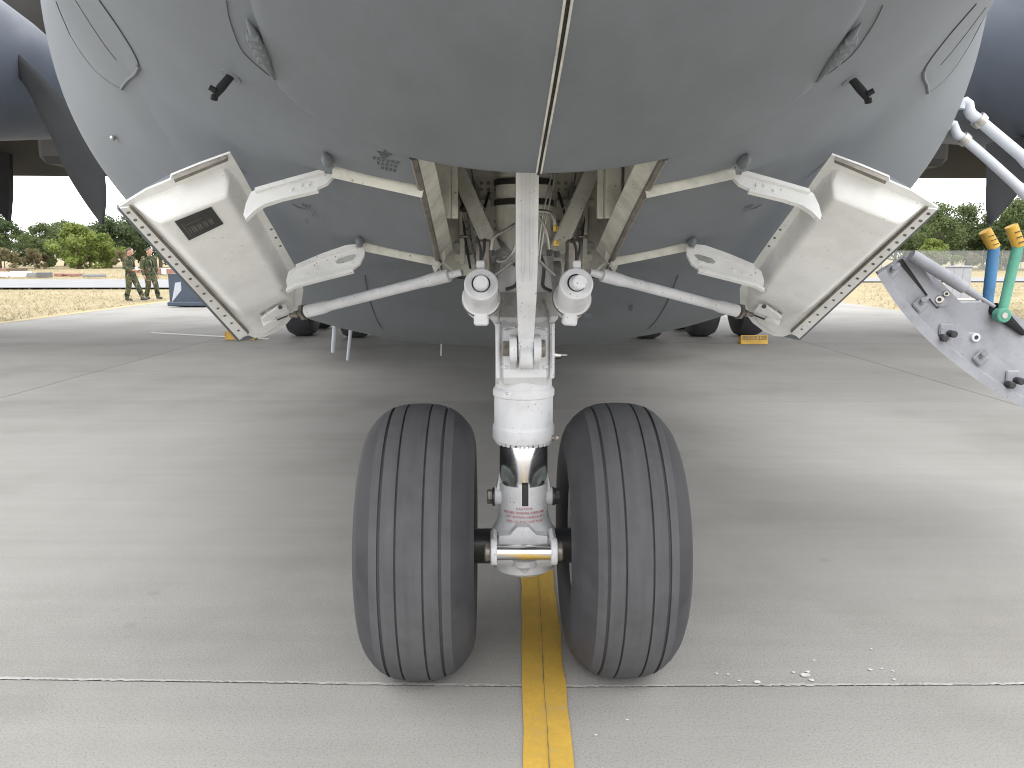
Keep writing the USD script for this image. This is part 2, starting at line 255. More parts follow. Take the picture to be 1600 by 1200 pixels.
def prism(poly, vec):
    """planar polygon (3D points) pushed along vec; any simple outline"""
    poly = np.asarray(poly, float); o = poly[0]; n = np.asarray(vec, float); L = np.linalg.norm(n); n = n / L
    u = poly[1] - o; u -= n * np.dot(u, n); u /= np.linalg.norm(u); w = np.cross(n, u)
    p2 = np.stack([(poly - o) @ u, (poly - o) @ w], 1)
    from shapely.geometry import Polygon
    pg = Polygon(p2).buffer(0); pg = max(getattr(pg, 'geoms', [pg]), key=lambda g: g.area)
    m = trimesh.creation.extrude_polygon(pg, L, engine='earcut'); m.vertices = m.vertices @ np.stack([u, w, n]) + o; return m
def mirror(m):
    m = m.copy(); m.vertices = m.vertices * [-1, 1, 1]; m.faces = m.faces[:, ::-1]; return m
def grid(Pn, close_u=False):
    a, b = Pn.shape[:2]; i = np.arange(a * b).reshape(a, b); q = np.stack([i[:-1, :-1], i[1:, :-1], i[1:, 1:], i[:-1, 1:]], -1).reshape(-1, 4)
    return trimesh.Trimesh(Pn.reshape(-1, 3), np.vstack([q[:, [0, 1, 2]], q[:, [0, 2, 3]]]), process=False)
def solid_sheet(A, B):
    """closed shell between two grids of the same shape"""
    a, b = A.shape[:2]; i = np.arange(a * b).reshape(a, b); off = a * b; f = []
    q = np.stack([i[:-1, :-1], i[1:, :-1], i[1:, 1:], i[:-1, 1:]], -1).reshape(-1, 4); f += [q, (q + off)[:, ::-1]]
    for e in (i[0, :], i[:, -1], i[-1, ::-1], i[::-1, 0]): f.append(np.stack([e[:-1], e[1:], e[1:] + off, e[:-1] + off], 1))
    f = np.vstack(f); m = trimesh.Trimesh(np.vstack([A.reshape(-1, 3), B.reshape(-1, 3)]), np.vstack([f[:, [0, 1, 2]], f[:, [0, 2, 3]]]), process=False)
    if m.volume < 0: m.invert()
    return m
def to_manifold(m):
    m = m.copy(); m.merge_vertices(); return m3.Manifold(m3.Mesh(np.asarray(m.vertices, np.float32), np.asarray(m.faces, np.uint32)))
def from_manifold(m):
    g = m.to_mesh(); return trimesh.Trimesh(g.vert_properties[:, :3], g.tri_verts, process=False)

# ================================================================== GROUND
def sheet(name, pts, z, matn, kind='structure', parent=None, n=1):
    from shapely.geometry import Polygon
    v, f = trimesh.creation.triangulate_polygon(Polygon([(p[0], p[1]) for p in pts]), engine='earcut')
    return part(parent, name, trimesh.Trimesh(np.c_[v, np.full(len(v), z)], f, process=False), matn, smooth=False, kind=kind)
S = 4000
gr = []
r_ = np.concatenate([[0], np.geomspace(4, S, 40)]); xs = np.concatenate([-r_[:0:-1], r_]); gx, gy = np.meshgrid(xs, xs + 30, indexing='ij')
gz = -0.03 + 0.10 * (meshkit.fbm(np.stack([gx / 9, gy / 9, gx * 0], -1), 3, 3) - 0.5) * np.clip((np.maximum(np.abs(gx) - 11, gy - 140) / 10), 0, 1) * (np.hypot(gx, gy) < 400)
gm = grid(np.stack([gx, gy, gz], -1)); part(None, 'grass_field', gm, 'dry_ground', smooth=True, kind='structure')
# concrete apron: slabs with recessed joints; the joint under the wheels bends a little at the middle
XE = [-11.9, -5.52, 0.115, 5.1, 10.7]
yj = [-14.0, -8.4, -2.9]; yl = [g[1] for g in (ground(0, 1042), ground(850, 1073), ground(1600, 1049))]
def ycross(k, x):
    base = yl[1] + 5.6 * k
    if k == 0: return base + (yl[0] - yl[1]) * min(1, max(0, (0.115 - x) / 2.6)) * 0.45 + (yl[2] - yl[1]) * min(1, max(0, (x - 0.115) / 2.6)) * 0.35
    return base
apron = UsdGeom.Xform.Define(stage, '/World/concrete_apron').GetPrim(); keys(apron, kind='structure')
sheet('joint_bed', [(-11.88, -14), (10.68, -14), (10.68, 165), (-11.88, 165)], -0.006, 'joint_dark', None, apron)
JW = 0.006
for k in range(-3, 29):
    for c in range(4):
        x0, x1 = XE[c] + JW, XE[c + 1] - JW; xm = np.unique(np.r_[np.linspace(x0, x1, 7), np.clip([-2.4, 2.6], x0, x1)])
        lo = [(x, ycross(k, x) + JW) for x in xm]; hi = [(x, ycross(k + 1, x) - JW) for x in xm[::-1]]
        from shapely.geometry import Polygon
        m = trimesh.creation.extrude_polygon(Polygon(lo + hi), 0.03, engine='earcut'); m.apply_translation([0, 0, -0.03])
        part(apron, 'slab', m, f'concrete_{(k * 2 + c * 5) % 3}', smooth=False)
def ragged(x0, x1, y0, y1, n=60, amp=0.008, seed=1):
    """long strip along y with uneven edges"""
    ys = np.linspace(y0, y1, n); r = np.random.default_rng(seed)
    return [(x0 + amp * r.normal(), y) for y in ys] + [(x1 + amp * r.normal(), y) for y in ys[::-1]]
yl0 = ground(850, 1073)
lx0, lx1 = ground(817, 1120)[0], ground(889, 1120)[0]
pl = keys(UsdGeom.Xform.Define(stage, '/World/painted_centre_line').GetPrim(), kind='structure')
sheet('paint', ragged(lx0, lx1, -9, 60, 500, 0.0025, 2), 0.004, 'line_yellow', None, pl)
# the sealed joint shows through the paint as a crack
rr = np.random.default_rng(5); ys = np.linspace(-2, 16, 500); cx = 0.115 + 0.006 * np.cumsum(rr.normal(size=500)) * 0.12; w = 0.0006 + 0.0012 * rr.random(500) ** 2
sheet('crack', list(zip(cx - w, ys)) + list(zip((cx + w)[::-1], ys[::-1])), 0.008, 'joint_dark', None, pl)
# pale mortar crumbs along the transverse joint
xs_ = np.linspace(-4.5, 4.5, 900); yy = np.array([ycross(0, x) for x in xs_]) + 0.002 * rr.normal(size=900); hw = 0.004 + 0.006 * np.clip(meshkit.fbm(np.stack([xs_ * 3, xs_ * 0, xs_ * 0], -1), 4, 5) - 0.35, 0, 1) * 2
sheet('joint_mortar', list(zip(xs_, yy - hw)) + list(zip(xs_[::-1], (yy + hw)[::-1])), 0.0035, 'mortar', 'structure')
spm = []
for (px, py, rad) in [(1183, 1067, .012), (1258, 1056, .02), (1262, 1051, .012), (1268, 1064, .014), (1240, 1052, .008), (1272, 1033, .006), (1120, 1054, .006), (1137, 1055, .006), (1155, 1065, .007), (1360, 1048, .010), (1378, 1046, .006), (1395, 1050, .006), (1361, 1015, .006), (1397, 1063, .006), (980, 1126, .006), (931, 1150, .005)]:
    g = ground(px, py); a = np.linspace(0, 2 * math.pi, 9)[:-1]; rad_ = .75 * rad * (0.6 + 0.7 * rr.random(8)); V = np.c_[g[0] + 1.3 * rad_ * np.cos(a), g[1] + rad_ * np.sin(a), np.full(8, 0.0045)]
    spm.append(trimesh.Trimesh(np.vstack([V, [g[0], g[1], 0.005]]), [[8, i, (i + 1) % 8] for i in range(8)], process=False))
part(None, 'pale_spots', cat(spm), 'line_white', smooth=False, kind='stuff')
sheet('edge_line', ragged(-11.85, -11.6, -13, 150, 300, 0.02, 3), 0.005, 'line_faded')
a_, b_ = ground(236, 520), ground(420, 530)
sheet('white_mark', [(a_[0], a_[1] - .09), (b_[0], b_[1] - .10), (b_[0], b_[1] + .10), (a_[0], a_[1] + .07)], 0.005, 'line_white')
sheet('taxiway', [(-400, 37.0), (-11.95, 37.0), (-11.95, 50.5), (-400, 50.5)], 0.06, 'road_grey')
sheet('side_road', [(10.75, 46.0), (400, 60.0), (400, 70.0), (10.75, 54.0)], 0.06, 'road_grey')

# ================================================================== THE AIRPLANE
plane = thing('cargo_airplane', 'grey propeller cargo airplane standing over the viewer with its white nose gear doors open', 'airplane', PIV, TH)
SHIFT = np.array([0, -2.0, 0])                               # local drawing frame -> the Xform's own frame
def ap(parent, name, mesh, matn, **k): return part(parent, name, mesh, matn, off=SHIFT, **k)
fa = PI([.50, .56, .75, 1.0, 1.4, 2.05, 2.8, 3.6, 4.6, 5.6, 24], [.05, .32, .62, .84, 1.09, 1.36, 1.60, 1.98, 2.20, 2.27, 2.27])
fc = PI([.50, 1.0, 2.05, 3.6, 5.6, 24], [2.62, 2.66, 2.86, 2.58, 2.80, 2.80])
fz = PI([.50, .56, .75, 1.0, 1.3, 2.05, 3.05, 3.8, 4.6, 5.6, 24], [2.57, 2.36, 2.14, 1.985, 1.875, 1.70, 1.40, 1.135, 0.988, 0.89, 0.88])
ft = PI([.50, .56, .75, 1, 2.05, 3.6, 5.6, 24], [2.67, 2.85, 3.1, 3.35, 4.0, 4.65, 5.05, 5.05])
def fn(d): return 2.2 + 0.24 * np.clip((np.asarray(d) - 2) / 2.0, 0, 1)
def skin(x, d):
    a, n, c = fa(d), fn(d), fc(d); t = np.clip(np.abs(x / a), 0, 1); return c - (c - fz(d)) * (1 - t ** n) ** (1 / n)
def hit(px, py, d0=.52, d1=8.):
    r = lray(px, py); ds = np.linspace(d0, d1, 900); p = EA + r * ((ds - EA[1]) / r[1])[:, None]
    inn = lambda q: (np.abs(q[:, 0]) < fa(q[:, 1])) & (q[:, 2] >= skin(q[:, 0], q[:, 1]))
    i = np.argmax(inn(p)); a, b = p[max(i - 1, 0)], p[i]
    for _ in range(18):
        m = (a + b) / 2
        if inn(m[None])[0]: b = m
        else: a = m
    return b
def skin_normal(x, d, e=.01):
    n = np.array([(skin(x + e, d) - skin(x - e, d)) / (2 * e), (skin(x, d + e) - skin(x, d - e)) / (2 * e), -1.]); return n / np.linalg.norm(n)
ds = np.r_[np.linspace(.50, 1.0, 20), np.linspace(1.04, 7.5, 150), np.linspace(8, 24, 20)]; NT = 200; rings = []
for d in ds:
    a, n, c = fa(d), fn(d), fc(d); t = np.linspace(0, 2 * math.pi, NT, endpoint=False) - math.pi; C, Sn = np.cos(t), np.sin(t)
    up_ = Sn > 0; h = np.where(up_, ft(d) - c, c - fz(d))
    rings.append(np.stack([a * np.sign(C) * np.abs(C) ** (2 / n), np.full(NT, d), c + h * np.sign(Sn) * np.abs(Sn) ** (2 / n)], 1))
Rg = np.array(rings); V = np.vstack([Rg.reshape(-1, 3), Rg[0].mean(0), Rg[-1].mean(0)]); f = []; j = np.arange(NT); j2 = (j + 1) % NT
for i in range(len(ds) - 1): a, b = i * NT, (i + 1) * NT; f += [np.stack([a + j, a + j2, b + j2], 1), np.stack([a + j, b + j2, b + j], 1)]
c0, c1 = len(V) - 2, len(V) - 1; e = (len(ds) - 1) * NT; f += [np.stack([np.full(NT, c0), j2, j], 1), np.stack([np.full(NT, c1), e + j, e + j2], 1)]
fm = trimesh.Trimesh(V, np.vstack(f), process=False)
if fm.volume < 0: fm.invert()
body = to_manifold(fm)
# nose wheel well and the channels of the door arms, cut out of the hull
WX = 0.315; WR = 3.0; wellpoly = [(-WX, 1.99), (WX, 1.99), (WX, 2.92), (0.235, WR), (-0.235, WR), (-WX, 2.92)]
from shapely.geometry import Polygon
wp = trimesh.creation.extrude_polygon(Polygon(wellpoly), 1.7, engine='earcut'); wp.apply_translation([0, 0, 0.8])
body = body - to_manifold(wp)
CH = []
for (pa, pb, w) in (((521, 262), (650, 292), .030), ((571, 381), (676, 404), .030)):
    A, B = hit(*pa), hit(*pb); B[0] = -WX + .02; B[2] = skin(B[0], B[1]); CH.append((A, B, w))
    for sx in (1, -1):
        a, b = A * [sx, 1, 1], B * [sx, 1, 1]; body = body - to_manifold(bar(a + [0, 0, .01], b + [0, 0, .01], w, .09, bev=.001))
bm = from_manifold(body)
fus = ap(plane, 'fuselage', bm, 'airframe_grey', smooth=28)
for A, B, w in CH:
    for sx in (1, -1):
        a, b = A * [sx, 1, 1], B * [sx, 1, 1]; d = (b - a) / np.linalg.norm(b - a); s = np.cross(d, [0, 0, 1.]); s /= np.linalg.norm(s); s = s if s[1] > 0 else -s
        ap(fus, 'arm_channel', cat([bar(a + s * (w / 2 - .004) + [0, 0, .012], b + s * (w / 2 - .004) + [0, 0, .012], .006, .075, bev=.001), bar(a + [0, 0, .05], b + [0, 0, .05], w - .004, .005, bev=.001)]), 'cream_primer')
def drape(pts, r, lift=0.001, n=6):
    """thin bead following the skin through pixel points"""
    P_ = np.array([hit(*p) for p in pts]); P_ = spline(P_, 6); Q = np.array([[p[0], p[1], skin(p[0], p[1])] + skin_normal(p[0], p[1]) * lift for p in P_]); return tube(Q, r, n)
def both(parent, name, m, matn, **k): ap(parent, name, m, matn, **k); ap(parent, name, mirror(m), matn, **k)
# access panel outlines and seams
both(fus, 'panel_seam', drape([(88, 2), (110, 55), (140, 100), (165, 124), (190, 138)], 0.00132), 'seam')
both(fus, 'panel_seam', drape([(152, -5), (178, 32), (200, 66), (213, 90), (217, 103)], 0.00192), 'seam')
both(fus, 'panel_edge', drape([(217, 103), (213, 112), (200, 124), (190, 138)], .0055), 'airframe_grey')
both(fus, 'panel_seam', drape([(118, 0), (140, 35), (160, 65), (182, 94)], 0.00084), 'seam')
both(fus, 'panel_seam', drape([(354, 0), (362, 40), (378, 78), (405, 105), (431, 124)], 0.00084), 'seam')
both(fus, 'belly_seam', drape([(570, 430), (578, 470), (589, 500), (598, 514)], 0.00210), 'seam')
dots = []
for a_, b_, n_ in (((640, 470), (740, 500), 14), ((600, 405), (660, 470), 10)):
    for t in np.linspace(0, 1, n_):
        p_ = hit(*(np.array(a_) * (1 - t) + np.array(b_) * t)); nn_ = skin_normal(p_[0], p_[1]); dots.append(cyl(p_ - nn_ * .001, p_ + nn_ * .0007, .0020, None, 8))
dm_ = cat(dots); ap(fus, 'rivets', cat([dm_, mirror(dm_)]), 'seam', kind='stuff')
# hinge fairings on the skin at the door arms
for q, L in (((510, 248), .10), ((560, 375), .075)):
    p = hit(*q); nn = skin_normal(p[0], p[1]); mm = trimesh.creation.icosphere(3, 1.0); mm.apply_scale([.013, L * .42, .020]); mm.apply_translation(p + nn * .006 + [.008, -.02, 0])
    both(fus, 'hinge_fairing', mm, 'airframe_grey', smooth=True)
# small drain mast and static port, left of the nose
p = hit(181, 213); q = p + skin_normal(p[0], p[1]) * .012
ap(fus, 'static_port', trimesh.Trimesh(*[x for x in (lambda m: (m.vertices * [.010, .013, .010] + q, m.faces))(trimesh.creation.icosphere(2, 1.0))], process=False), 'steel', smooth=True)
# angled probes
for sx in (1, -1):
    base = hit(361, 118); nn = skin_normal(base[0], base[1]); tip = at(336, 148, base[1] - .015)
    m = cat([tube([base, base * .4 + tip * .6, tip], [.0085, .0095, .008], 12), bar(tip, at(334, 157, base[1] - .012), .016, .008, bev=.002)])
    m2 = cyl(at(337, 142, base[1] - .02), at(327, 136, base[1] - .025), .0065, .006, 12)
    pl_ = cyl(base - nn * .004, base + nn * .003, .024, .022, 24)
    for nm, mm, mt in (('probe', m, 'blade_dark'), ('probe_tip', m2, 'blade_dark'), ('probe_plate', pl_, 'airframe_grey')): ap(fus, nm, mm if sx == 1 else mirror(mm), mt)
# -------- forward gear doors, closed, standing proud of the skin
def forward_door():
    hinge = [hit(433, 125), hit(408, 44), hit(394, 0)]; rear_pts = np.array([hit(835, 262), hit(640, 237), hit(560, 209), hit(500, 180), hit(455, 147), hit(433, 125)])
    xr, yr = -rear_pts[:, 0], rear_pts[:, 1]; xr[0] = 0.0; yr = yr + 0.02; o = np.argsort(xr); rear = PI(xr[o], yr[o])
    xh = PI([.95, hinge[2][1], hinge[1][1], hinge[0][1] + .02], [.36, -hinge[2][0], -hinge[1][0], -hinge[0][0]])
    U, Vn = 46, 40; A = np.zeros((U, Vn, 3)); xc = xr.max()
    for i, u in enumerate(np.linspace(0, 1, U)):
        for k, v in enumerate(np.linspace(0, 1, Vn)):
            y = .95 + (rear(u * xc) - .95) * v; x = .0035 + u * (float(xh(min(y, hinge[0][1] + .02))) - .0035); A[i, k] = (-x, y, 0)
    out = np.zeros_like(A); inn = np.zeros_like(A)
    for i in range(U):
        for k in range(Vn):
            x, y = A[i, k, :2]; z = float(skin(x, y)); nn = skin_normal(x, y); lift = .009 if (i < U - 1 and k < Vn - 1) else .006
            out[i, k] = np.array([x, y, z]) + nn * lift; inn[i, k] = np.array([x, y, z]) - nn * .006
    return solid_sheet(out, inn), out
fd, fout = forward_door()
for mirr in (0, 1):
    d_ = ap(plane, 'forward_gear_door', mirror(fd) if mirr else fd, 'airframe_grey', smooth=30)
    e_ = tube(fout[0] + [-.002, 0, 0], .0024, 6); ap(d_, 'seam_strip', mirror(e_) if mirr else e_, 'cream_primer')
    hx = []
    for t, r0, w0 in ((0, .002, .012), (.1, .008, .02), (.3, .012, .026), (.62, .012, .03), (.85, .007, .022), (1., .002, .008)):
        c0 = hit(*(np.array((388, 22)) * (1 - t) + np.array((430, 118)) * t)); hx.append((c0 + skin_normal(c0[0], c0[1]) * .008, r0))
    hm = tube(spline([h[0] for h in hx], 4), np.interp(np.linspace(0, 1, 21), np.linspace(0, 1, 6), [h[1] for h in hx]), 14); ap(d_, 'hinge_cover', mirror(hm) if mirr else hm, 'airframe_grey', smooth=50)
    for t in (.3, .42, .54, .66):
        c0 = hit(*(np.array((388, 22)) * (1 - t) + np.array((430, 118)) * t)); nn = skin_normal(c0[0], c0[1]); k_ = cyl(c0 + nn * .010 + [-.012, -.006, 0], c0 + nn * .010 + [.010, -.002, 0], .0095, None, 16, .002)
        ap(d_, 'hinge_knuckle', mirror(k_) if mirr else k_, 'airframe_grey')
seam = np.array([[0, y, float(skin(0, y)) - .004] for y in np.linspace(.95, 2.03, 40)]); ap(fus, 'nose_seam', tube(seam, .0045, 8), 'rubber_seal')
# -------- wheel well lining
def side_wall(sx):
    ys = np.linspace(2.0, 2.915, 14); lo = [np.array([sx * (WX - .005), y, float(skin(WX, y)) + .004]) for y in ys]; return prism(np.array(lo + [[sx * (WX - .005), 2.915, 2.4], [sx * (WX - .005), 2.0, 2.4]]), np.array([-sx * .004, 0, 0]))
zr = float(skin(0, WR)) + .012
well = ap(plane, 'wheel_well', cat([cbox((0, WR - .004, (zr + 2.4) / 2), (.47, .005, 2.4 - zr), .001), side_wall(1), side_wall(-1), cbox((0, 2.45, 2.36), (.61, .95, .006), .001)] +
    [prism(np.array([[sx * .233, WR - .006, zr], [sx * .309, 2.922, zr + .02], [sx * .309, 2.922, 2.4], [sx * .233, WR - .006, 2.4]]), np.array([-sx * .003, -.003, 0])) for sx in (1, -1)]), 'cream_primer')
def edge_strip(o0, o1, n=14, y0=2.0, y1=2.88):
    """flange along the opening's edge; o = (inset, rise) pairs at front and back"""
    A, B = [], []
    for y in np.linspace(y0, y1, n):
        t = (y - y0) / (y1 - y0); z = float(skin(-WX, y)); w = .035 + .012 * t; A.append([[-WX + .012, y, z + .006], [-WX + .012, y, z + .012]]); B.append([[-WX + .012 + w, y, z + .055], [-WX + .010 + w, y, z + .062]])
    A, B = np.array(A), np.array(B); return solid_sheet(np.stack([A[:, 0], B[:, 0]], 1), np.stack([A[:, 1], B[:, 1]], 1))
for sx in (1, -1):                                           # frames, sills and stiffeners of the opening
    pts = [np.array([-WX + .009, y, float(skin(-WX, y)) + .003]) for y in np.linspace(2.0, 2.83, 12)]
    pipe = tube(pts, .0105, 10)
    post = cat([cbox((-.272, 2.62, 2.0), (.05, .05, .76), .004), cbox((-.236, 2.64, 2.0), (.022, .012, .76), .003)]); post2 = cbox((-.225, 2.975, 1.92), (.02, .03, .9), .003)
    bit = prism([at(670, 378, 2.80), at(694, 372, 2.84), at(697, 398, 2.86), at(680, 424, 2.86), at(672, 408, 2.82)], np.array([0, .012, .004]))
    stay = bar(at(692, 408, 2.84), at(716, 432, 2.92), .010, .010)
    for nm, mm, mt in (('hinge_pipe', pipe, 'dirty_metal'), ('edge_flange', edge_strip(0, 0), 'cream_primer'), ('well_post', post, 'cream_primer'), ('bulkhead_rib', post2, 'cream_primer'), ('gusset', bit, 'cream_primer'), ('edge_stay', stay, 'cream_primer')):
        ap(well, nm, mm if sx == 1 else mirror(mm), mt)
riv = []
for sx in (1, -1):
    for py in (286, 296, 346, 358):
        for px in np.arange(697, 775, 11.): 
            p = at(px, py, WR - .008); riv.append(trimesh.Trimesh(trimesh.creation.icosphere(1, .0065).vertices * [1, .7, 1] + p * [sx, 1, 1], trimesh.creation.icosphere(1, .006).faces, process=False))
    for py in np.arange(275, 425, 9.): p = at(693, py, WR - .008); riv.append(trimesh.Trimesh(trimesh.creation.icosphere(1, .0055).vertices * [1, .7, 1] + p * [sx, 1, 1], trimesh.creation.icosphere(1, .006).faces, process=False))
ap(well, 'rivets', cat(riv), 'stained_grey', smooth=True, kind='stuff')
for (a, b, c) in (((694, 225), (699, 270), (702, 308)), ((708, 250), (716, 290), (725, 325))):
    pts = spline([at(*a, 2.90), at(*b, 2.91), at(*c, 2.92)]); ap(well, 'drop_hose', tube(pts, .006, 8), 'hose')
    p = at(*c, 2.92); m = trimesh.creation.icosphere(2, .016); m.apply_translation(p); ap(well, 'hose_end', m, 'hose', smooth=True)
for s in (1, -1):
    for q0, q1, h, w in (((700, 318), (768, 318), .03, .012), ((705, 402), (752, 404), .025, .012)):
        m = bar(at(*q0, WR - .02), at(*q1, WR - .02), .03, h, up=(0, 1, 0)); ap(well, 'wall_stiffener', m if s == 1 else mirror(m), 'cream_primer')
    for k, (a_, b_, c_) in enumerate((((717, 245), (722, 330), (735, 420)), ((722, 245), (729, 325), (744, 418)), ((764, 300), (752, 350), (746, 410)), ((736, 250), (744, 300), (760, 330)))):
        m = tube(spline([at(*a_, WR - .03), at(*b_, WR - .035 - .01 * k), at(*c_, WR - .05)], 8), (.0045, .0035, .005, .0028)[k], 8); ap(well, 'conduit', m if s == 1 else mirror(m), ('hose', 'pipe_metal', 'hose', 'pipe_metal')[k])
    for q in ((720, 290), (726, 370), (751, 372)):
        m = cbox(at(*q, WR - .03), (.035, .03, .012), .003); ap(well, 'pipe_clamp', m if s == 1 else mirror(m), 'dirty_metal')
    for q, sz in (((742, 300), (.03, .03, .04)), ((712, 385), (.035, .03, .03)), ((757, 392), (.03, .04, .045))):
        m = cbox(at(*q, WR - .025), sz, .004); ap(well, 'bracket', m if s == 1 else mirror(m), 'stained_grey')
# -------- nose gear leg
YG = 2.83
def zy(py, y=YG): return float(at(818, py, y)[2])
def hw(w, py, y=YG): return float((at(818 + w / 2, py, y) - at(818 - w / 2, py, y))[0]) / 2
XG = float(at(818, 700, YG)[0])
def vl(prof, y=YG, n=40, x=None):
    """turned vertical piece: (pixel row, pixel width) pairs measured at depth y"""
    x = XG if x is None else x; pr = [(zy(py, y), hw(w, py, y)) for py, w in prof]; z0 = pr[0][0]; return lathe([x, y, z0], [x, y, z0 - 1], [(z0 - z, r) for z, r in pr], n)
leg = ap(plane, 'nose_gear_leg', vl([(498, 84), (505, 90), (560, 88), (602, 88), (606, 94), (608, 96), (616, 96), (618, 92), (660, 92), (664, 96), (667, 97), (682, 97), (686, 93)]), 'strut_white', smooth=30)
casting = cat([cbox((XG, YG - .03, zy(545)), (hw(88, 545) * 2, .19, zy(500) - zy(598)), .028),
               vl([(478, 80), (486, 104), (497, 108), (503, 96), (512, 88)]), vl([(400, 80), (430, 92), (452, 96), (470, 92), (490, 90)])])
ap(leg, 'upper_casting', casting, 'strut_white')
ap(leg, 'neck', vl([(455, 100), (470, 102), (486, 106), (492, 110)], n=40), 'stained_grey')
up_cyl = vl([(240, 84), (275, 86), (300, 88), (345, 88), (372, 86), (392, 74), (420, 70), (440, 76)], YG + .02); ap(leg, 'upper_cylinder', up_cyl, 'cream_primer')
for py in (286, 317): ap(leg, 'band', vl([(py - 5, 88), (py - 4, 94), (py + 4, 94), (py + 5, 88)], YG + .02), 'rubber_seal')
ap(leg, 'piston', vl([(684, 75), (752, 75)], n=48), 'chrome', smooth=True)
nuts = [cbox((XG + hw(84, 688) * math.sin(a), YG - hw(84, 688) * math.cos(a), zy(688)), (.014, .010, .013), .002, np.array([[math.cos(a), math.sin(a), 0], [-math.sin(a), math.cos(a), 0], [0, 0, 1]])) for a in np.linspace(-1.45, 1.45, 15)]
for m in nuts: ap(leg, 'gland_bolt', m, 'strut_white')
low = vl([(752, 76), (755, 77), (800, 77), (812, 82), (820, 92), (828, 100), (836, 101), (880, 98), (886, 80)])
low = cat([low, hull(np.vstack([cbox((XG, YG - .05, zy(846)), (hw(98, 850) * 2, .16, .105), .02).vertices]))])
ap(leg, 'lower_casting', low, 'strut_white', smooth=35)
ap(leg, 'casting_web', prism([at(*q, YG - .135) for q in ((780, 838), (797, 836), (808, 824), (826, 824), (838, 836), (855, 838), (855, 852), (780, 852))], np.array([0, .05, 0])), 'strut_white')
ap(leg, 'jack_pad', cat([vl([(870, 46), (880, 42), (885, 24), (891, 17), (896, 14), (898, 6)], YG - .10, 20), cyl([XG - .08, YG - .1, zy(872, YG - .1)], [XG + .08, YG - .1, zy(872, YG - .1)], .020, None, 16, .004)]), 'strut_white')
axm = cyl([-.24, YG, .437], [.24, YG, .437], .064, None, 32); ap(leg, 'axle', axm, 'black_paint')
yp = YG - .20
zp = float(at(818, 862, yp)[2]); xa, xb = [float(at(q, 862, yp)[0]) for q in (776, 861)]; rp = hw(25, 862, yp)
ap(leg, 'tow_pin', cyl([xa, yp, zp], [xb, yp, zp], rp, None, 32), 'chrome', smooth=50)
for s, q in ((-1, 771.5), (1, 865.5)):
    x = float(at(q, 862, yp)[0]); ap(leg, 'tow_lug', cat([cbox((x, yp + .05, zp + .002), (.022, .16, .082), .014), cyl([x - .011, yp, zp], [x + .011, yp, zp], .046, None, 24, .003)]), 'strut_white')
    x2 = x + s * .02; ap(leg, 'pin_head', cyl([x2 - .012, yp, zp], [x2 + .010, yp, zp], .033, None, 20, .004), 'dirty_metal')
    # lower torque-link lugs
    xl = float(at(818 + s * 45, 772, YG - .02)[0]); xo = float(at(818 + s * 56, 772, YG - .02)[0]); zl = zy(773)
    ap(leg, 'link_lug', cat([cyl([XG, YG - .02, zl], [xl, YG - .0, zl], .036, None, 24, .004), hull(np.vstack([cyl([XG + s * .080, YG + .01, zy(735)], [XG + s * .086, YG + .01, zy(735)], .008).vertices, cyl([XG + s * .085, YG + .0, zl], [XG + s * .10, YG + .0, zl], .034).vertices]))]), 'strut_white')
    ap(leg, 'link_washer', cyl([xl, YG - .02, zl], [xl + s * .008, YG - .02, zl], .034, None, 20), 'black_paint'); ap(leg, 'link_bolt', cyl([xl + s * .007, YG - .02, zl], [xo + s * .002, YG - .02, zl], .027 if s < 0 else .030, None, 6, .003), 'dirty_metal' if s < 0 else 'black_paint')
ap(leg, 'stripe', grid(np.array([[[XG + hw(78.2, 772) * math.sin(a), YG - hw(78.2, 772) * math.cos(a), z] for z in (zy(756, YG - .085), zy(790, YG - .085))] for a in np.linspace(-.10, .16, 7)])), 'black_paint')
for a0, a1 in ((-.135, -.10), (.16, .19)): ap(leg, 'stripe_edge', grid(np.array([[[XG + hw(78.4, 772) * math.sin(a), YG - hw(78.4, 772) * math.cos(a), z] for z in (zy(756, YG - .085), zy(790.5, YG - .085))] for a in (a0, a1)])), 'paper')
# warning text on the leg
R_t = hw(77, 800) + .0008
def wrap_text(s, height, zc_, rad):
    m = meshkit.text_mesh(s, height, .0006, False); v = m.vertices; v[:, 0] -= (v[:, 0].min() + v[:, 0].max()) / 2; a = v[:, 0] / rad
    return trimesh.Trimesh(np.c_[XG + (rad + v[:, 2]) * np.sin(a), YG - (rad + v[:, 2]) * np.cos(a), zc_ + v[:, 1]], m.faces, process=False)
for s, py, h in (('CAUTION:', 798.5, .0088), ('BEFORE TOWING AIRPLANE', 804.8, .0086), ('LIFT BYPASS HANDLE UP', 810.8, .0086), ('AND LOCK IN POSITION', 816.8, .0086)):
    rad = max(R_t, float(np.interp(py, [800, 812, 820, 828], [hw(77, 800), hw(82, 812), hw(92, 820), hw(100, 828)])) + .001)
    ap(leg, 'warning_text', wrap_text(s, h, zy(py, YG - .10), rad), 'red_print', smooth=False)
